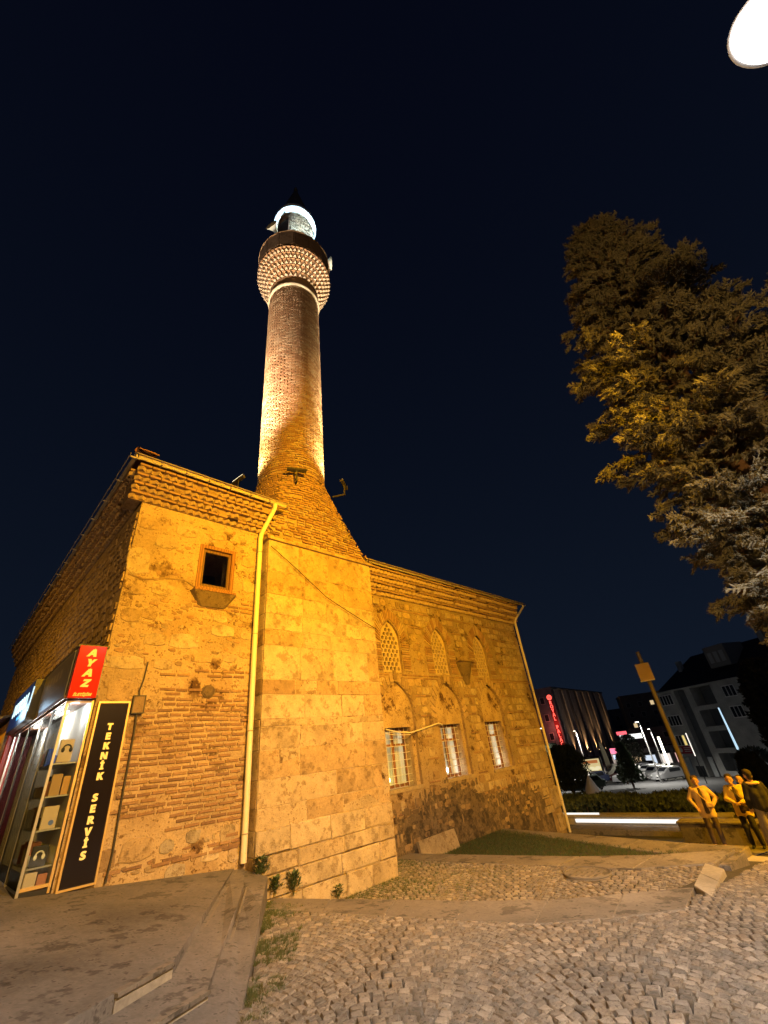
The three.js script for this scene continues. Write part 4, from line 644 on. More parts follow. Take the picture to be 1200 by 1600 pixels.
{ // side fascia signs
  const t = thing('fascia_sign', 'grey unlit fascia sign with worn lettering beside the red sign', 'sign', [1.42, 3.42, -10.9]);
  part(t, 'panel', bx(.02, .8, 2.7, 0, 0, 0), mats.fasciaGrey, [1.42, 3.42, -10.9]);
  part(t, 'lettering', new THREE.PlaneGeometry(2.66, .76), print(1024, 292, (x, w, h) => { x.fillStyle = '#5d5a50'; x.fillRect(0, 0, w, h); x.fillStyle = '#7d776c'; for (let i = 0; i < 5; i++) x.fillRect(180 + i * 120, 60, 70, 70); x.globalAlpha = .5; for (let i = 0; i < 9; i++) x.fillRect(240 + i * 60, 190, 36, 14); }), [1.408, 3.42, -10.9], -PI / 2);
  const u = thing('light_box_sign', 'blue light box sign with white lettering on the shop fascia', 'sign', [1.32, 3.36, -13.9]);
  part(u, 'case', bx(.2, .84, 3.0), M.black, [1.36, 3.4, -13.9]);
  const bm = print(1024, 292, (x, w, h) => { x.fillStyle = '#06142e'; x.fillRect(0, 0, w, h); x.fillStyle = '#c9f4ff'; for (let i = 0; i < 7; i++) { x.beginPath(); x.roundRect(110 + i * 112, 60, 78, 120, 26); x.fill(); } x.fillStyle = '#06142e'; for (let i = 0; i < 7; i += 2) x.fillRect(138 + i * 112, 95, 22, 50); x.fillStyle = '#3aa0d8'; for (let i = 0; i < 10; i++) x.fillRect(500 + i * 40, 215, 26, 28); }); bm.emissiveMap = bm.map; bm.emissive = rgb(1, 1, 1); bm.emissiveIntensity = 1.6;
  part(u, 'lit_face', new THREE.PlaneGeometry(2.9, .78), bm, [1.257, 3.4, -13.9], -PI / 2);
  part(u, 'lit_edge', bx(.02, .5, .02), glow(.55, .85, 1, 1.4), [1.25, 3.4, -12.34]);
  point(u, [.9, 3.3, -13.9], rgb(.5, .75, 1), 2, 12);
}

// ---------------------------------------------------------------- spruce at the right
{
  const bp = [10.5, -.85, .55], t = thing('spruce_tree', 'tall spruce with drooping boughs at the right of the square', 'tree', bp), H = 16.6;
  part(t, 'trunk', (() => { const G = new THREE.CylinderGeometry(.03, .3, H, 14, 12); const p = G.attributes.position; for (let i = 0; i < p.count; i++) { const y = p.getY(i); p.setX(i, p.getX(i) * rr(.92, 1.08) + .08 * Math.sin(y * .5)); } G.translate(0, H / 2, 0); G.computeVertexNormals(); return G; })(), mat('bark', .16, .095, .06, { map: texStone, bumpMap: bumpStone, bumpScale: .03 }), bp);
  const spindle = (L, r) => { const G = new THREE.CylinderGeometry(r * .25, r * .8, L * .5, 5, 1, true); G.translate(0, L * .75, 0); const B = new THREE.CylinderGeometry(r * .8, r * .35, L * .5, 5, 1, true); B.translate(0, L * .25, 0); return merge([G, B]); };
  const spray = (seed) => { // one bough tip: a main shoot with side shoots, fringed with needles
    const l = [], add = (x, z, y0, L, ry, rx) => { const s = spindle(L, .023); s.rotateX(rx); s.rotateY(ry); s.translate(x, y0, z); l.push(s); for (let i = 0; i < 16; i++) { const k = rr(.1, 1.05) * L, a = R() * 6.28, n = polyGeo([[[-.0035, 0, 0], [.0035, 0, 0], [0, .02, .036]]]); n.rotateY(a); n.translate(0, k, 0); n.rotateX(rx); n.rotateY(ry); n.translate(x, y0, z); l.push(n); } };
    add(0, 0, 0, .25, 0, rr(-.1, .1));
    for (let i = 0; i < 8; i++) { const s = i % 2 ? 1 : -1; add(0, 0, .01 + .028 * i, rr(.07, .14) * (1 - i * .05), s * PI / 2 + rr(-.5, .5), rr(.75, 1.1)); }
    return merge(l);
  };
  const sprays = [spray(1), spray(2), spray(3)], spots = [[], [], []], branches = [];
  const profK = [[3, .9], [4, 1.4], [6, 1.75], [8, 2.05], [10, 1.95], [12.3, 1.5], [15, .9], [17, .15]], prof = (h) => { for (let i = 1; i < profK.length; i++) if (h <= profK[i][0]) return lerp(profK[i - 1][1], profK[i][1], (h - profK[i - 1][0]) / (profK[i][0] - profK[i - 1][0])); return .15; };
  for (let i = 0; i < 270; i++) {
    const h = 3.1 + (H - 3.4) * Math.pow((i + R()) / 270, 1.12), a = i * 2.39996 + rr(-.3, .3), Lb = prof(h) * rr(.7, 1.2), ca = Math.cos(a), sa = Math.sin(a), droop = rr(.12, .3);
    const P = (s) => V(ca * Lb * s, h + .12 * Lb * s - droop * Lb * s * s + (s > .75 ? (s - .75) * .35 : 0), sa * Lb * s);
    branches.push(tube([0, .3, .6, .85].map((s) => P(s).toArray()), .03, 8, 5));
    const n = Math.round(8 + Lb * 17);
    for (let j = 0; j < n; j++) {
      const s = Math.pow(rr(.14, 1), .75), c = P(s), side = (R() - .5) * 2, wd = (1 - s * .6) * .62; const off = V(-sa, 0, ca).multiplyScalar(side * wd * .8);
      c.add(off); c.y += -Math.abs(side) * .14 + rr(-.16, .05);
      const out = V(ca, 0, sa).multiplyScalar(.65 + s * .4).addScaledVector(V(-sa, 0, ca), side * 1.1); out.y = rr(-.75, .25); out.normalize();
      spots[ri(3)].push([c, out, rr(.75, 1.35)]);
    }
  }
  part(t, 'boughs', merge(branches), mats.bark, bp);
  const foliage = new THREE.MeshPhysicalMaterial({ color: rgb(1, 1, 1), roughness: .85, transmission: .12, thickness: 0 });
  sprays.forEach((G, k) => {
    const im = new THREE.InstancedMesh(G, foliage, spots[k].length), q = new THREE.Matrix4(), Q = new THREE.Quaternion(), c = new THREE.Color(); im.name = 'crown'; im.userData.kind = 'stuff'; shade(im);
    spots[k].forEach(([p, d, s], i) => { Q.setFromUnitVectors(V(0, 1, 0), d); q.compose(p, Q.multiply(new THREE.Quaternion().setFromAxisAngle(V(0, 1, 0), R() * 6.28)), V(s, s, s)); im.setMatrixAt(i, q); const v = rr(.75, 1.25); im.setColorAt(i, c.setRGB(.125 * v, .12 * v, .085 * v)); });
    t.add(im);
  });
}

// ---------------------------------------------------------------- lower plaza: lit planter, hedge, post with board
{
  const o = structure('planter_wall', bx(.5, .6, 7.6, 22.0, -2.02, -8.7, .02), M.kerbPale);
  part(o, 'planter_coping', bx(.62, .07, 7.7, 22.0, -1.69, -8.7, .02), M.kerbPale);
  part(o, 'planter_step', bx(1.0, .25, 9.5, 20.9, -2.08, -9.3, .02), M.paving2);
  part(o, 'led_strip', bx(.03, .12, 5.6, 21.72, -1.86, -8.0, .02), glow(1, .95, .86, 1.4)); 
  { const l = new THREE.RectAreaLight(rgb(1, .95, .86), 2.6, 5.6, .12); l.position.set(21.69, -1.86, -8); l.lookAt(10, -2.6, -8); o.add(l); }
  part(o, 'led_strip', bx(.03, .07, 2.6, 21.74, -1.62, -11.0, .02), glow(1, .95, .86, 1.1));
  structure('planter_bed', bx(5.5, .5, 9.5, 25.0, -2.05, -9.4), M.soil);
  const lg = polyGeo([[[-.03, 0, 0], [.03, 0, 0], [0, .12, .01]], [[-.05, .03, .01], [.0, .05, .0], [-.06, .1, .02]]]), q = new THREE.Matrix4(), E = new THREE.Euler(), c = new THREE.Color();
  const hm = new THREE.MeshPhysicalMaterial({ color: rgb(1, 1, 1), roughness: .75, transmission: .2, thickness: 0 });
  const hedge = (label, x0, x1, z0, z1, y0, y1, n) => {
    const t = thing('hedge', label, 'hedge', [(x0 + x1) / 2, y0, (z0 + z1) / 2]); const im = new THREE.InstancedMesh(lg, hm, n); im.name = 'foliage'; im.userData.kind = 'stuff'; shade(im);
    for (let i = 0; i < n; i++) { const x = rr(x0, x1), z = rr(z0, z1), top = y1 + .22 * (nB[((x * 40 | 0) % N) + (((-z) * 40 | 0) % N) * N] - .5) * 2 + .12 * Math.sin(z * 2.3), y = lerp(y0, top, Math.pow(R(), .5)), b = wp(t); q.makeRotationFromEuler(E.set(rr(-.8, .8), R() * 6.28, rr(-.8, .8))); const k = rr(.8, 1.9); q.scale(V(k, k, k)); q.setPosition(x - b.x, y - b.y, z - b.z); im.setMatrixAt(i, q); const v = rr(.5, 1.3); im.setColorAt(i, c.setRGB(.035 * v, .055 * v, .022 * v)); }
    t.add(im); part(t, 'stems', merge([...Array(40)].map(() => { const x = rr(x0, x1), z = rr(z0, z1); return tube([[x, y0 - .1, z], [x + rr(-.1, .1), (y0 + y1) / 2, z], [x + rr(-.2, .2), y1 - .1, z + rr(-.1, .1)]], .012, 6, 4); })), M.woodDark, [0, 0, 0]);
  };
  hedge('dark clipped hedge above the white lit planter edge', 22.3, 24.2, -11.9, -4.2, -1.8, -1.34, 9000);
  hedge('looser dark shrubs behind the hedge', 24.6, 27, -13.5, -5, -1.9, -1.62, 6000);
  const bc = [18.35, -1.86, -4.1], b = thing('stone_bench', 'low grey stone block behind the two people in yellow', 'bench', bc);
  part(b, 'seat_block', rbx(.6, .52, 3.0, .03, 0, .26, 0), M.kerb, bc); part(b, 'seat_cap', rbx(.66, .06, 3.06, .02, 0, .55, 0), M.kerb, bc);
  const pc = [24.2, -2.3, -6.38], p = thing('sign_post', 'tall leaning-looking post with a square board near its top', 'post', pc);
  part(p, 'pole', cyl(.09, .115, 6.95, 14, 0, 3.47, 0), mat('postBrown', .2, .17, .15, { roughness: .6 }), pc);
  part(p, 'board', rbx(.1, .78, .62, .02, -.14, 6.0, 0), mat('boardTan', .6, .46, .3), pc); part(p, 'board_rim', bx(.03, .05, .64, -.2, 5.6, 0), M.white, pc); part(p, 'clamp', new THREE.TorusGeometry(.13, .02, 6, 18).rotateX(PI / 2).translate(0, 6.1, 0), M.metal, pc); part(p, 'clamp', new THREE.TorusGeometry(.13, .02, 6, 18).rotateX(PI / 2).translate(0, 5.85, 0), M.metal, pc);
}

// ---------------------------------------------------------------- the town beyond
function local(name, label, category, pos, ry, group) { const t = thing(name, label, category, pos, group); t.rotation.y = ry; W.set(t, V(0, 0, 0)); return t; }
{ // striped hotel
  const h = local('hotel_building', 'long hotel with vertical stripes and a red lit upright sign', 'building', [117.6, -7, -55.4], .114);
  const slate = mat('slate', .14, .16, .19, { map: texFine }), bandL = mat('bandLight', .5, .45, .43, { map: texFine }), bandD = mat('bandDark', .2, .17, .18, { map: texFine });
  part(h, 'wall', bx(52, 19.4, 16, 26, 9.7, -8.02), bandD); part(h, 'end_wall', bx(.25, 19.5, 16.1, -.12, 9.72, -8.02), slate); part(h, 'parapet', bx(52.6, .35, 16.5, 26, 19.6, -8.02), slate);
  for (let i = 0; i < 8; i++) part(h, 'facade_band', bx(3.3, 19.2, .3, 3.4 + i * 6.5, 9.65, .14), bandL);
  for (const y of [16.6, 12.4, 8, 3.9]) { const w = part(h, 'window', bx(.12, 1.8, 1.3, -.27, y, -3.1), mat('winFrame', .25, .25, .26)); part(w, 'pane', bx(.05, 1.5, 1.0, -.33, y, -3.1), y < 5 ? glow(.8, .85, .8, .35) : mat('winDark', .02, .022, .028, { roughness: .15 })); W.set(w, V(0, 0, 0)); }
  const font = await new FontLoader().loadAsync('fonts/droid/droid_sans_bold.typeface.json');
  const red = glow(1, .1, .07, 2.2), sg = local('hotel_sign', 'red lit upright letter sign with a round emblem on the striped hotel', 'sign', [117.2, -7, -56.3], .114);
  const board = part(sg, 'sign_board', bx(.12, 13.8, 1.3, 0, 11.1, 0), mat('signBack', .12, .01, .012));
  [...'ROYAL PALACE'].forEach((ch, i) => { if (ch === ' ') return; const G = new TextGeometry(ch, { font, size: .86, depth: .1, curveSegments: 4 }); G.computeBoundingBox(); const b = G.boundingBox; G.translate(-(b.max.x + b.min.x) / 2, 0, 0); part(sg, 'letter', G, red, [-.1, 15.5 - i * .98, 0], -PI / 2); });
  part(sg, 'round_emblem', merge([new THREE.TorusGeometry(.55, .12, 8, 28), new THREE.TorusGeometry(.25, .1, 8, 20)]), red, [-.15, 17.2, 0], -PI / 2);
  point(sg, [-2.5, 10, 0], rgb(1, .15, .1), 60, 20);
  part(sg, 'lit_panel', bx(.2, 1.0, 2.0, -.1, 3.4, -.3), glow(.9, .45, .95, 1.6));
  for (const u of [5.6, 15.4, 24.6, 31.6, 44.5]) { const l = part(h, 'uplight', bx(.3, .3, .3, u, 3.1, .7), M.iron); part(l, 'uplight_lens', bx(.24, .03, .24, u, 3.27, .7), glow(1, .6, .25, 5)); W.set(l, V(0, 0, 0)); spot(h, [u, 3.4, .7], [u, 12, .25], rgb(1, .55, .22), 300, .6, 1, 3); }
}
{ // pale apartment block
  const a = local('apartment_block', 'grey apartment block with recessed balconies and a dark roof', 'building', [77.4, -6, -20.2], -2.18);
  const pale = mat('aptPale', .6, .6, .57, { map: texFine }), grey = mat('aptGrey', .17, .185, .2, { map: texFine }), dk = mat('aptGlass', .02, .022, .026, { roughness: .15 });
  part(a, 'wall', bx(3.5, 11.1, 10, 1.75, 5.55, -5), pale); part(a, 'wall', bx(1.9, 11, 9, 4.45, 5.5, -5.2), grey); part(a, 'wall', bx(1.05, 11.1, 10, 5.9, 5.55, -5), pale); part(a, 'recess_wall', bx(3.4, 11, 8, 8.1, 5.5, -5.6), grey); part(a, 'wall', bx(24, 11.1, 10, 21.8, 5.55, -5), pale);
  part(a, 'parapet', bx(34, .18, 10.5, 16.8, 11.2, -5), pale);
  part(a, 'roof', polyGeo([[[0, 11.2, .1], [34, 11.2, .1], [30, 15.5, -5], [4, 15.5, -5]], [[0, 11.2, .1], [4, 15.5, -5], [0, 11.2, -10]], [[34, 11.2, .1], [34, 11.2, -10], [30, 15.5, -5]], [[34, 11.2, -10], [0, 11.2, -10], [4, 15.5, -5], [30, 15.5, -5]]]), mat('roofDark', .035, .03, .03));
  const dm = part(a, 'dormer', bx(3.2, 2.6, 3, 11.8, 14.2, -2.6), mat('dormerGrey', .2, .19, .18)); for (const u of [10.9, 11.8, 12.7]) part(dm, 'pane', bx(.6, 1.3, .05, u, 14.1, -1.08), mat('paneGrey', .35, .36, .36));
  part(a, 'chimney', bx(.6, 2, .6, 3.4, 14, -3), pale); part(a, 'chimney', bx(.7, 2.6, .7, 16.6, 15.5, -4), pale);
  for (const y of [.9, 3.4, 5.9, 8.4]) part(a, 'balcony_front', bx(3.4, .55, .16, 8.1, y + .1, -.1), pale);
  const win = (u, y, w, h, n, lit) => { const f = part(a, 'window', merge([bx(w, .1, .1, u, y + h / 2, .04), bx(w, .1, .1, u, y - h / 2, .04), ...[...Array(n + 1)].map((_, i) => bx(.09, h, .1, u - w / 2 + w * i / n, y, .045))]), M.white); W.set(f, V(0, 0, 0)); for (let i = 0; i < n; i++) part(f, 'pane', bx(w / n - .09, h - .1, .05, u - w / 2 + w * (i + .5) / n, y, .02), lit && i === lit ? glow(1, .75, .25, .8) : dk); };
  for (const y of [10.1, 7.4, 4.9]) win(1.6, y, 2.3, 1.3, 4, y < 5 ? 2 : 0);
  for (const [u, y] of [[12.3, 9.95], [16.1, 9.9], [12.1, 7.6], [16, 7.5], [20.5, 9.9], [20.5, 7.4]]) win(u, y, 1.7, 1.25, 3, u === 16 ? 1 : 0);
  const rs_ = part(a, 'red_banner', bx(2.6, .95, .08, 1.35, 3.75, .06), mat('bannerRed', .42, .035, .05)); part(rs_, 'banner_mark', cyl(.3, .3, .02, 20).rotateX(PI / 2), M.white, [.55, 3.75, .12]); for (let i = 0; i < 3; i++) part(rs_, 'banner_line', bx(1.1, .08, .02, 1.75, 4.0 - i * .22, .11), M.white);
  part(a, 'shop_window', bx(1.2, 2.6, .1, .8, 1.6, .06), mat('aptShop', .3, .36, .42, { roughness: .2 })); part(a, 'shop_window', bx(1.3, 1.2, .1, 2.6, 1.2, .06), dk);
  part(a, 'upright_sign', rbx(.75, 2.7, .14, .06, 4.9, 1.5, .1), mat('uprightSign', .4, .42, .42));
}
const far = (label, x, y, z, w, h, d, ry, c, rows, cols, lit) => { // plain far block with windows
  const b = local('town_building', label, 'building', [x, y, z], ry), m = mat('far' + c.join(), ...c, { map: texFine }); part(b, 'wall', bx(w, h, d, 0, h / 2, -d / 2), m); part(b, 'roof_edge', bx(w + .4, .3, d + .4, 0, h + .15, -d / 2), m);
  for (let i = 0; i < rows; i++) for (let j = 0; j < cols; j++) { const f = part(b, 'window', bx(1.3, 1.5, .1, -w / 2 + w * (j + .5) / cols, 2.2 + i * 3, .03), mats.winFrame); W.set(f, V(0, 0, 0)); part(f, 'pane', bx(1.05, 1.25, .06, -w / 2 + w * (j + .5) / cols, 2.2 + i * 3, .06), lit && (i * 7 + j * 3) % 4 === lit % 4 ? glow(1, .75, .4, .7) : mats.aptGlass); }
};
far('dark far block right of the hotel with a few lit windows', 168, -7, -46, 18, 17, 12, -1.15, [.14, .13, .125], 5, 5, 2);
far('low far shop row below the dark block', 150, -7, -44, 16, 7, 10, -1.2, [.16, .15, .15], 2, 5, 0);
far('narrow far block between hotel and dark block', 185, -7, -60, 12, 14, 10, -1.1, [.16, .15, .17], 4, 3, 3);
// lamps of the town
function townLamp(label, x, z, h, I, col) {
  const y = g(x, z), t = thing('town_lamp', label, 'street lamp', [x, y, z], 'street lamps in the town');
  part(t, 'pole', cyl(.06, .1, h, 10, 0, h / 2, 0), M.metal, [x, y, z]); part(t, 'arm', bx(.9, .06, .06, -.4, h, 0), M.metal, [x, y, z]); part(t, 'lamp_head', rbx(.7, .1, .3, .03, -.8, h, 0), M.metal, [x, y, z]); part(t, 'lamp_lens', bx(.55, .03, .24, -.8, h - .06, 0), glow(col.r, col.g, col.b, 22), [x, y, z]);
  spot(t, [x - .8, y + h - .14, z], [x - 2.2, y, z], col, I, 1.4, 1, 8);
}
const TW = rgb(1, .95, .84);
townLamp('tall white street lamp beyond the car park', 90, -26.6, 6.6, 600, TW); townLamp('white street lamp in front of the apartment block', 66, -20.5, 6.8, 850, TW); townLamp('white street lamp on the near side of the car park', 58, -30, 7, 450, TW); townLamp('white street lamp by the hotel entrance', 104, -46, 8, 4200, rgb(1, .86, .7));
townLamp('white street lamp hidden behind the spruce', 48, 4, 8, 1300, rgb(.8, .9, 1));
{
  const t = thing('light_column', 'bright white light column beside the far street', 'light column', [80.6, -5.6, -23.1]); part(t, 'post', cyl(.06, .08, 1.6, 10, 0, .8, 0), M.metal, [80.6, -5.6, -23.1]); part(t, 'glowing_tube', cyl(.16, .16, 3.6, 14, 0, 3.3, 0), glow(1, .93, .72, 7), [80.6, -5.6, -23.1]); point(t, [80.2, -2.2, -23.1], rgb(1, .93, .72), 60, 20);
  const p = [44.3, -3.7, -7.6], u = thing('light_column', 'slim bluish lit mast in front of the apartment block', 'light column', p); part(u, 'post', cyl(.05, .07, 2.2, 10, 0, 1.1, 0), M.iron, p); part(u, 'glowing_tube', cyl(.05, .09, 3.6, 12, 0, 3.9, 0), glow(.5, .74, .9, 1.1), p); part(u, 'collar', cyl(.1, .1, .3, 12, 0, 2.1, 0), glow(.95, .97, 1, 1.6), p);
  const q = [59.5, -4.55, -14.2], v = thing('light_column', 'thin white lit mast before the red banner', 'light column', q); part(v, 'post', cyl(.04, .05, 2.6, 8, 0, 1.3, 0), M.iron, q); part(v, 'glowing_tube', cyl(.045, .045, 2.2, 10, 0, 3.6, 0), glow(1, .92, .8, 1.6), q);
}
// parapet, billboard, parasol, shrubs
{
  const o = thing('low_wall', 'long low pale wall behind the hedge', 'wall', [38.4, -3.4, -14.6]); o.rotation.y = 0;
  for (let i = 0; i < 6; i++) part(o, 'wall_panel', bx(.25, .5, 2.0, 0, 0, 0, -.42), M.kerb, [36.2 + i * .82, -3.2, -19.6 + i * 1.84]); for (let i = 0; i < 6; i++) part(o, 'coping', bx(.34, .07, 2.02, 0, 0, 0, -.42), M.kerbPale, [36.2 + i * .82, -2.91, -19.6 + i * 1.84]);
  const b = local('billboard', 'lit billboard with rounded black frame in the car park', 'billboard', [75, -5.3, -32.4], -1.1); part(b, 'frame', rbx(3.4, 2.9, .3, .3, 0, 1.75, 0), M.black);
  const bm = print(256, 256, (x, w, h) => { x.fillStyle = '#d9c48e'; x.fillRect(0, 0, w, h); x.fillStyle = '#f4e8b8'; for (let i = 0; i < 5; i++) { x.beginPath(); x.ellipse(50 + i * 40, 150 + (i % 2) * 30, 40, 28, 0, 0, 7); x.fill(); } x.fillStyle = '#b06a3a'; x.fillRect(20, 20, 210, 50); }); bm.emissiveMap = bm.map; bm.emissive = rgb(1, 1, 1); bm.emissiveIntensity = .9; part(b, 'lit_face', new THREE.PlaneGeometry(2.7, 2.1), bm, [0, 1.85, .16]); part(b, 'post', bx(.25, 1.4, .25, 0, .4, -.2), M.iron);
  const f = local('feather_flag', 'tall pale feather flag beside the billboard', 'flag', [77.5, -5.4, -31.2], -1.1); part(f, 'cloth', extr((() => { const s = new THREE.Shape(); s.moveTo(0, 1); s.lineTo(.7, 1.3); s.quadraticCurveTo(.9, 4.4, .1, 5.2); s.lineTo(0, 5.2); return s; })(), .03), mat('flagCloth', .7, .66, .5)); part(f, 'mast', cyl(.04, .05, 5.3, 8, 0, 2.65, 0), M.iron);
  const uy = g(40, -17.8), u = thing('parasol', 'closed white parasol beyond the hedge', 'parasol', [40, uy, -17.8]); part(u, 'canopy', cyl(.06, .75, 1.35, 9, 0, 1.15, 0), M.white, [40, uy, -17.8]); part(u, 'pole', cyl(.03, .03, 2.0, 8, 0, 1, 0), M.metal, [40, uy, -17.8]);
  for (const [label, x, z, w, h, yy, c] of [['pink lit shop sign on the hotel side', 106, -39.6, 2.2, 1.0, -1.6, [1, .15, .3]], ['white lit far shop sign', 132, -44.2, 5.5, 1.1, .2, [1, 1, .95]], ['red lit far shop sign', 133, -46.6, 2.6, .8, 1.2, [1, .12, .15]], ['blue white lit shop sign under the pink one', 107, -39.6, 2.4, .8, -2.8, [.5, .65, 1]]]) { const y = g(x, z), t = thing('shop_sign', label, 'sign', [x, y, z], 'lit signs in the town'); part(t, 'lit_face', rbx(.2, h, w, .05, 0, yy + 5, 0), glow(...c, 1.5), [x, y, z]); part(t, 'post', bx(.15, yy + 5, .15, .15, (yy + 5) / 2, 0), M.iron, [x, y, z]); }
  const lf = polyGeo([[[-.06, 0, 0], [.06, 0, 0], [0, .22, .03]], [[-.1, .05, .02], [0, .1, 0], [-.13, .2, .04]]]), q = new THREE.Matrix4(), E = new THREE.Euler(), c = new THREE.Color(), lm = new THREE.MeshPhysicalMaterial({ color: rgb(1, 1, 1), roughness: .8, transmission: .2, thickness: 0 });
  const tree = (label, x, z, h, r, shape, n, cl) => {
    const y = g(x, z), t = thing('town_tree', label, 'tree', [x, y, z], 'trees of the lower street'); part(t, 'trunk', cyl(.05, .12, h * .7, 8, 0, h * .35, 0), mats.bark, [x, y, z]);
    const im = new THREE.InstancedMesh(lf, lm, n); im.name = 'crown'; im.userData.kind = 'stuff'; shade(im);
    for (let i = 0; i < n; i++) { const k = Math.pow(R(), .8), a = R() * 6.28, rad = r * (shape ? 1 - k * .85 : Math.sqrt(Math.sin(PI * (.08 + k * .88)))) * Math.sqrt(R()) * (.75 + .5 * nB[((a * 30) | 0) + ((k * 60) | 0) * N]); q.makeRotationFromEuler(E.set(rr(-1, 1), R() * 6.28, rr(-1, 1))); const s = rr(.8, 2); q.scale(V(s, s, s)); q.setPosition(Math.cos(a) * rad, h * (.14 + .86 * k), Math.sin(a) * rad); im.setMatrixAt(i, q); const v = rr(.6, 1.3); im.setColorAt(i, c.setRGB(cl[0] * v, cl[1] * v, cl[2] * v)); } t.add(im);
  };
  tree('dark bushy tree just right of the mosque corner', 46.5, -22.6, 4.2, 1.9, 0, 2600, [.045, .06, .03]); tree('second dark bushy tree near the hotel', 60, -30.5, 5, 1.6, 0, 1800, [.04, .055, .03]); tree('green conical tree in the middle of the car park', 58, -21, 4.3, 1.5, 1, 2200, [.05, .075, .04]); tree('small dark tree behind the conical one', 66, -24.5, 3.2, .9, 1, 1000, [.035, .05, .03]);
  tree('dark leafy tree before the apartment block at the right edge', 37.5, -3.4, 7.5, 1.6, 0, 5200, [.03, .035, .025]); tree('dark shrub under the bluish mast', 40, -6.2, 2.6, 1.2, 0, 2200, [.03, .036, .026]); tree('dark tree by the far street', 96, -33, 6, 2, 0, 1500, [.04, .045, .03]);
}
// cars
function car(label, x, z, ry, col, van) {
  const y = g(x, z), t = local(van ? 'parked_van' : 'parked_car', label, van ? 'van' : 'car', [x, y, z], ry, 'vehicles in the car park'); const paint = mat('paint' + col.join(), ...col, { roughness: .3, metalness: .1 });
  const pts = van ? [[-2.2, .35], [-2.25, 1.1], [-2.1, 1.95], [1.0, 2.0], [1.65, 1.3], [2.2, 1.1], [2.25, .4]] : [[-2.1, .35], [-2.15, .85], [-1.7, .95], [-1.2, 1.42], [.35, 1.45], [1.05, .98], [2.0, .82], [2.1, .4]];
  const s = new THREE.Shape(pts.map((p) => new THREE.Vector2(...p))); const G = new THREE.ExtrudeGeometry(s, { depth: 1.5, bevelEnabled: true, bevelSize: .1, bevelThickness: .12, bevelSegments: 2 }); G.translate(0, 0, -.75); part(t, 'body', G, paint);
  const gl = mat('carGlass', .02, .022, .026, { roughness: .1 }), top = van ? 1.8 : 1.36, bot = van ? 1.2 : .98;
  for (const k of [-1, 1]) part(t, 'side_window', bx(van ? 2.2 : 1.6, top - bot, .04, van ? -.4 : -.4, (top + bot) / 2, k * .865), gl);
  part(t, 'windscreen', bx(.05, .62, 1.3, 0, 0, 0), gl, [van ? 1.42 : .8, van ? 1.66 : 1.26, 0], 0, 0, van ? .72 : 1.0); part(t, 'rear_window', bx(.05, .5, 1.3, 0, 0, 0), gl, [van ? -2.28 : -1.52, van ? 1.55 : 1.25, 0], 0, 0, van ? -.17 : -.8);
  for (const [wx, wz] of [[-1.35, .78], [1.35, .78], [-1.35, -.78], [1.35, -.78]]) { const w = part(t, 'wheel', new THREE.TorusGeometry(.24, .09, 8, 20).translate(wx, .33, wz), M.black); W.set(w, V(0, 0, 0)); part(w, 'rim', cyl(.2, .2, .12, 14).rotateX(PI / 2).translate(wx, .33, wz), M.metal); }
  for (const k of [-.55, .55]) { part(t, 'headlight', bx(.06, .14, .32, van ? 2.33 : 2.2, .72, k), mat('lampGlass', .7, .72, .7, { roughness: .15 })); part(t, 'tail_light', bx(.06, .2, .26, van ? -2.33 : -2.24, .82, k), mat('tailRed', .4, .02, .02, { roughness: .3 })); }
}
car('pale van parked with its rear to the hotel', 79, -30.2, 2.5, [.6, .6, .55], true); car('amber taxi van near the bushy tree', 66.5, -34, 1.2, [.55, .4, .12], true); car('black car before the conical tree', 63, -28.6, 2.9, [.02, .02, .025], false); car('dark green car nearest to the low wall', 55, -25, 2.8, [.04, .07, .06], false); car('white car right of the conical tree', 76, -23.8, 2.6, [.7, .7, .7], false); car('white hatchback far up the street', 95, -34.5, 2.4, [.7, .7, .68], false); car('dark car far up the street', 92, -31, 2.4, [.03, .03, .035], false); car('second dark car far up the street', 101, -33, 2.4, [.05, .04, .04], false); car('silver car by the far street', 84, -27.2, 2.6, [.4, .41, .43], false);

// ---------------------------------------------------------------- people
[['white car in the second row by the lamp', 70, -25.6, 2.7, [.65, .65, .66]], ['dark blue car in the second row', 68.5, -29.8, 2.8, [.03, .04, .09]], ['grey car under the billboard', 72.5, -33.6, 2.6, [.25, .25, .26]], ['black car close to the mosque corner', 58, -29.2, 2.9, [.02, .02, .02]], ['maroon car in the middle row', 73.5, -27.4, 2.7, [.16, .03, .03]], ['black car beside the light column', 82, -24.6, 2.5, [.02, .02, .022]], ['grey car near the apartment block', 71, -20.8, 2.5, [.3, .3, .31]], ['white car in the far row', 88, -31.6, 2.5, [.7, .7, .68]], ['black car in the far row', 90, -35.2, 2.5, [.02, .02, .02]]].forEach(([l, x, z, r, c]) => car(l, x, z, r, c, false));
{ // lit shop windows of the far row
  const t = local('shop_row', 'far row of small shops with lit windows', 'building', [112, -6.6, -34.5], -1.2); part(t, 'wall', bx(16, 3.4, 5, 0, 1.7, -2.5), mat('shopRow', .16, .15, .15));
  [[-6.2, 1, .92, .75], [-3.4, 1, .7, .4], [-.6, .75, .85, 1], [2.2, 1, .9, .8], [5.2, 1, .55, .5]].forEach(([x, r, gg, b]) => { part(t, 'shop_window', bx(2.0, 1.7, .1, x, 1.3, .06), glow(r, gg, b, .9)); part(t, 'awning', bx(2.5, .08, .9, x, 2.5, .5, 0, .3), M.black); });
}
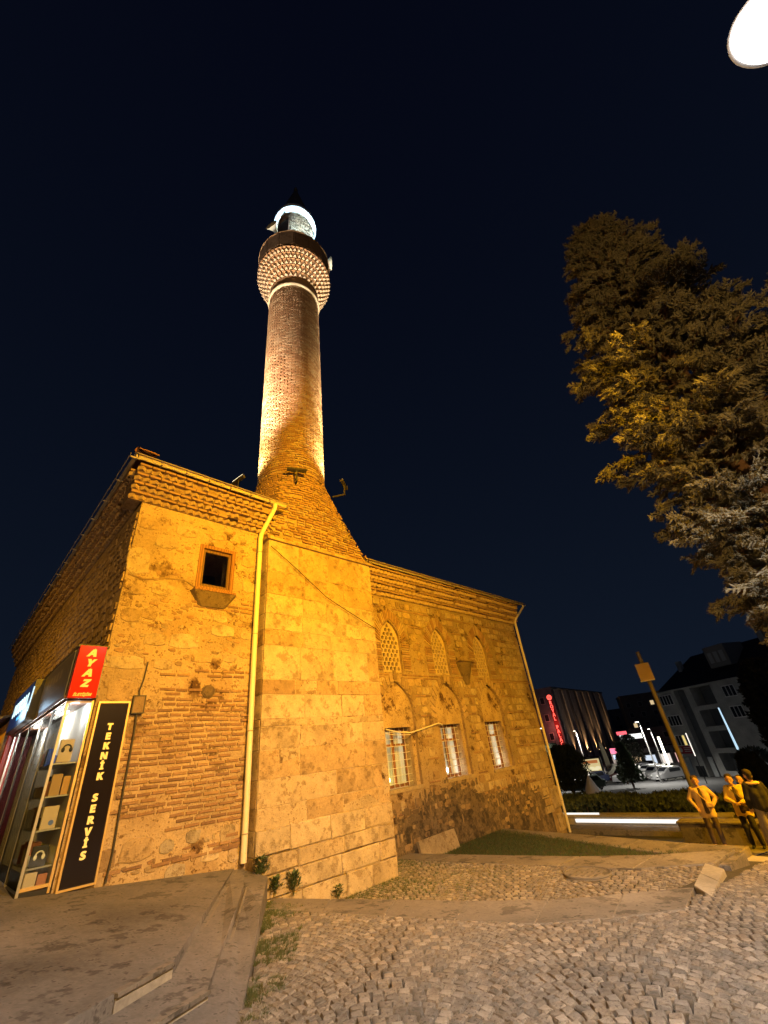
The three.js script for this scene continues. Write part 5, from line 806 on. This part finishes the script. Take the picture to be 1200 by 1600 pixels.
function mcGeo(bones, k, cell) {
  const lo = V(1e9, 1e9, 1e9), hi = V(-1e9, -1e9, -1e9);
  for (const b of bones) for (const [p, r] of [[b[0], b[1]], [b[2], b[3]]]) { lo.min(V(p[0] - r, p[1] - r, p[2] - r)); hi.max(V(p[0] + r, p[1] + r, p[2] + r)); }
  const c = lo.clone().add(hi).multiplyScalar(.5), ext = Math.max(hi.x - lo.x, hi.y - lo.y, hi.z - lo.z) + cell * 6, n = Math.ceil(ext / cell), half = n / 2 * cell;
  const mc = new MarchingCubes(n, M.white, false, false, 90000); const F = new Float32Array(n * n * n).fill(.3), n2 = n * n;
  for (const [A, ra, B, rb] of bones) {
    const ab = [B[0] - A[0], B[1] - A[1], B[2] - A[2]], L2 = ab[0] ** 2 + ab[1] ** 2 + ab[2] ** 2 || 1e-9, m = Math.max(ra, rb) + k * 1.5 + cell * 2;
    const i0 = (v, cc) => Math.floor((v - cc + half) / cell), rg = [0, 1, 2].map((d) => { const cc = c.getComponent(d); return [Math.max(1, i0(Math.min(A[d], B[d]) - m, cc)), Math.min(n - 2, i0(Math.max(A[d], B[d]) + m, cc) + 1)]; });
    for (let z = rg[2][0]; z <= rg[2][1]; z++) for (let y = rg[1][0]; y <= rg[1][1]; y++) for (let x = rg[0][0]; x <= rg[0][1]; x++) {
      const px = c.x + x * cell - half - A[0], py = c.y + y * cell - half - A[1], pz = c.z + z * cell - half - A[2], t = clamp((px * ab[0] + py * ab[1] + pz * ab[2]) / L2, 0, 1);
      const d = Math.hypot(px - ab[0] * t, py - ab[1] * t, pz - ab[2] * t) - lerp(ra, rb, t), id = x + y * n + z * n2, f = F[id], h = clamp(.5 + .5 * (d - f) / k, 0, 1);
      F[id] = lerp(d, f, h) - k * h * (1 - h);
    }
  }
  for (let i = 0; i < F.length; i++) mc.field[i] = -F[i];
  mc.isolation = 0; mc.update(); const cnt = mc.count, G = new THREE.BufferGeometry(), P = new Float32Array(mc.positionArray.slice(0, cnt * 3));
  for (let i = 0; i < cnt; i++) { P[3 * i] = c.x + P[3 * i] * half; P[3 * i + 1] = c.y + P[3 * i + 1] * half; P[3 * i + 2] = c.z + P[3 * i + 2] * half; }
  const nn = new Float32Array(mc.normalArray.slice(0, cnt * 3)); G.setAttribute('position', new THREE.BufferAttribute(P, 3)); G.setAttribute('normal', new THREE.BufferAttribute(nn, 3)); metres(G); return G;
}
const skin = mat('skin', .46, .27, .18, { roughness: .55 });
function hand(w, dir, side) { // palm and five bent fingers, dir = way the fingers point
  const d = V(...dir).normalize(), s = V(d.z, 0, -d.x).lengthSq() > .01 ? V(d.z, 0, -d.x).normalize() : V(1, 0, 0), n = s.clone().cross(d), at = (a, b, c) => [w[0] + d.x * a + s.x * b + n.x * c, w[1] + d.y * a + s.y * b + n.y * c, w[2] + d.z * a + s.z * b + n.z * c];
  const l = [[at(0, -.014, 0), .021, at(.075, -.022, 0), .017], [at(0, .014, 0), .021, at(.075, .024, 0), .017]];
  [[-.03, .06], [-.01, .072], [.01, .068], [.03, .054]].forEach(([o, L]) => { l.push([at(.075, o, 0), .0092, at(.075 + L * .55, o * 1.1, .008), .0086], [at(.075 + L * .55, o * 1.1, .008), .0086, at(.075 + L, o * 1.1, .03), .0075]); });
  l.push([at(.02, side * .022, .004), .013, at(.055, side * .05, .018), .0105], [at(.055, side * .05, .018), .0105, at(.085, side * .052, .032), .0085]); return l;
}
function person(label, pos, ry, o) {
  const t = local('person', label, 'person', pos, ry), tk = o.turn || 0, nod = o.nod || 0;
  const hc = [.0 + tk * .02, 1.6, .03 + nod * .05], hipL = [-.09, .92, 0], hipR = [.09, .92, 0];
  const legs = [[hipL, o.kneeL, o.footL], [hipR, o.kneeR, o.footR]], arms = [[[-.185, 1.4, 0], o.elbL, o.wrL], [[.185, 1.4, 0], o.elbR, o.wrR]];
  const torso = [[[-.06, .96, 0], .115, [-.07, 1.2, .0], .115], [[.06, .96, 0], .115, [.07, 1.2, 0], .115], [[-.08, 1.2, .0], .115, [-.09, 1.34, 0], .1], [[.08, 1.2, 0], .115, [.09, 1.34, 0], .1], [[-.15, 1.39, 0], .06, [.15, 1.39, 0], .06]];
  const head = [[[0, 1.42, -.005], .055, [hc[0], 1.52, hc[2] - .02], .052], [[hc[0], 1.6, hc[2] - .012], .088, [hc[0], 1.64, hc[2] - .012], .092], [[hc[0], 1.55, hc[2] + .022], .06, [hc[0], 1.53, hc[2] + .05], .035], [[hc[0], 1.6, hc[2] + .078], .012, [hc[0], 1.572, hc[2] + .1], .015], [[hc[0] - .09, 1.6, hc[2] - .01], .014, [hc[0] - .092, 1.575, hc[2] - .006], .012], [[hc[0] + .09, 1.6, hc[2] - .01], .014, [hc[0] + .092, 1.575, hc[2] - .006], .012]];
  const skinLimb = []; for (const [a, b, c] of legs) skinLimb.push([a, .075, b, .05], [b, .05, c, .035]); for (const [a, b, c] of arms) skinLimb.push([a, .046, b, .036], [b, .036, c, .024]);
  const hands = arms.map(([a, b, c], i) => hand(c, o.hdir ? o.hdir[i] : [c[0] - b[0], c[1] - b[1], c[2] - b[2]], i ? -1 : 1));
  const body = part(t, 'body', merge([mcGeo([...torso.map(([a, r, b, q]) => [a, r * .86, b, q * .86]), ...skinLimb, head[0]], .03, .016), mcGeo(head, .018, .007), ...hands.map((h) => mcGeo(h, .006, .004))]), skin);
  const jac = torso.map(([a, r, b, q]) => [a, r + .02, b, q + .02]); for (const [a, b, c] of arms) { const m = [0, 1, 2].map((k) => lerp(b[k], c[k], .93)); jac.push([a, .07, b, .058], [b, .058, m, .046]); } if (o.long) jac.push([[-.07, .98, 0], .13, [-.09, .78, .01], .125], [[.07, .98, 0], .13, [.09, .78, .01], .125]);
  const j = part(t, 'jacket', mcGeo(jac, .035, .013), o.jacket);
  const tr = [[[-.06, .98, 0], .11, [.06, .98, 0], .11]]; for (const [a, b, c] of legs) tr.push([a, .1, b, .072 * (o.loose || 1)], [b, .072 * (o.loose || 1), [c[0], c[1] + .05, c[2]], .06 * (o.loose || 1)]); part(t, 'trousers', mcGeo(tr, .03, .013), o.trousers);
  for (const [, , c] of legs) part(t, 'shoe', mcGeo([[[c[0], c[1] - .02, c[2] - .03], .042, [c[0], c[1] - .035, c[2] + .13], .032]], .02, .009), o.shoe || M.black);
  part(t, 'hair', mcGeo(o.hair === 'long' ? [[[hc[0], 1.665, hc[2] - .035], .085, [hc[0], 1.62, hc[2] - .05], .088], [[hc[0] - .06, 1.6, hc[2] - .05], .055, [hc[0] - .07, 1.38, -.07], .05], [[hc[0] + .06, 1.6, hc[2] - .05], .055, [hc[0] + .07, 1.38, -.07], .05]] : [[[hc[0] - .02, 1.675, hc[2] - .02], .078, [hc[0] + .02, 1.68, hc[2] - .02], .078], [[hc[0], 1.64, hc[2] - .045], .08, [hc[0], 1.58, hc[2] - .055], .065]], .02, .008), o.hairMat || mat('hairDark', .03, .02, .015));
  for (const s of [-.034, .034]) part(t, 'eye', new THREE.SphereGeometry(.008, 8, 6), M.black, [hc[0] + s, 1.607, hc[2] + .072]); part(t, 'mouth', new THREE.SphereGeometry(.016, 8, 6).scale(1.1, .25, .4), mat('lips', .3, .1, .08), [hc[0], 1.545, hc[2] + .078]);
  if (o.shirt) part(t, 'shirt_front', mcGeo([[[-.012, 1.4, .07], .035, [-.014, 1.2, .122], .032], [[.012, 1.4, .07], .035, [.014, 1.2, .122], .032], [[-.012, 1.2, .122], .032, [-.02, .84, .13], .036], [[.012, 1.2, .122], .032, [.02, .84, .13], .036]], .02, .011), o.shirt);
  if (o.strap) { part(t, 'bag_strap', tube(o.strap, .014, 30, 6), o.strapMat || M.white); part(t, 'shoulder_bag', rbx(.19, .13, .07, .03), o.bagMat || M.black, o.bag); }
  return t;
}
const bumpFold = texture(N, (i) => { const h = .5 + .9 * (nC[i] - .5) + .3 * (nA[i] - .5); return [h, h, h]; }, 1.6, false);
const cream = mat('clothCream', .62, .43, .22, { bumpMap: bumpFold, bumpScale: .03, roughness: .95 }), yellow = mat('clothYellow', .68, .49, .1, { bumpMap: bumpFold, bumpScale: .03, roughness: .95 }), blackCloth = mat('clothBlack', .022, .02, .022, { bumpMap: bumpFold, bumpScale: .03, roughness: .95 }), brownCloth = mat('clothBrown', .075, .05, .035, { bumpMap: bumpFold, bumpScale: .03, roughness: .95 }), greyCloth = mat('clothGrey', .24, .21, .2, { bumpMap: bumpFold, bumpScale: .03, roughness: .95 });
const gy = (x, z) => g(x, z);
person('person in cream jacket with brown trousers and hands at the hips', [17.2, gy(17.2, -4.4), -4.4], -1.25, { kneeL: [-.11, .5, .04], footL: [-.13, .08, .03], kneeR: [.1, .5, .06], footR: [.1, .08, .09], elbL: [-.33, 1.16, -.02], wrL: [-.24, .98, .12], elbR: [.36, 1.16, -.04], wrR: [.2, 1.0, .1], hdir: [[.3, -.6, .4], [-.6, -.3, .4]], jacket: cream, trousers: brownCloth, long: true, shirt: brownCloth, hairMat: mat('hairBrown', .07, .04, .025), strap: [[-.14, 1.44, .05], [-.02, 1.22, .175], [.12, 1.06, .17]], bag: [.12, 1.02, .19], bagMat: cream, strapMat: cream, shoe: skin });
person('person in yellow jacket looking down at their hands', [17.35, gy(17.35, -3.5), -3.52], -1.5, { nod: .7, turn: -.6, kneeL: [-.1, .5, .1], footL: [-.12, .08, .05], kneeR: [.1, .5, .12], footR: [.12, .08, .08], elbL: [-.28, 1.14, .05], wrL: [-.08, 1.06, .28], elbR: [.29, 1.15, .04], wrR: [.07, 1.08, .3], hdir: [[.7, 0, .6], [-.7, 0, .6]], jacket: yellow, trousers: blackCloth, long: true, shirt: brownCloth, strap: [[-.13, 1.46, .05], [.0, 1.28, .165], [.14, 1.04, .18], [.22, .95, .12]], strapMat: M.black, bag: [.1, .93, .2], bagMat: brownCloth });
person('person in black standing behind the yellow jacket', [18.9, gy(18.9, -3.55), -3.58], -1.7, { kneeL: [-.1, .5, .03], footL: [-.11, .08, 0], kneeR: [.1, .5, .03], footR: [.11, .08, 0], elbL: [-.27, 1.13, -.03], wrL: [-.26, .88, .04], elbR: [.27, 1.13, -.03], wrR: [.26, .88, .04], jacket: blackCloth, trousers: blackCloth, long: true, hair: 'long' });
const p4 = person('person in black jacket with tan collar and loose grey trousers at the right edge', [15.55, gy(15.55, -2.75), -2.72], 2.2, { kneeL: [-.12, .52, .1], footL: [-.16, .08, -.05], kneeR: [.12, .52, .05], footR: [.14, .08, .12], elbL: [-.28, 1.13, -.02], wrL: [-.2, .95, .16], elbR: [.28, 1.13, -.02], wrR: [.22, .93, .14], jacket: blackCloth, trousers: greyCloth, loose: 1.45, shirt: brownCloth });
part(p4, 'collar', new THREE.TorusGeometry(.105, .045, 10, 24).rotateX(PI / 2).scale(1.15, .8, 1), cream, [0, 1.45, 0]);

renderer.render(scene, camera);
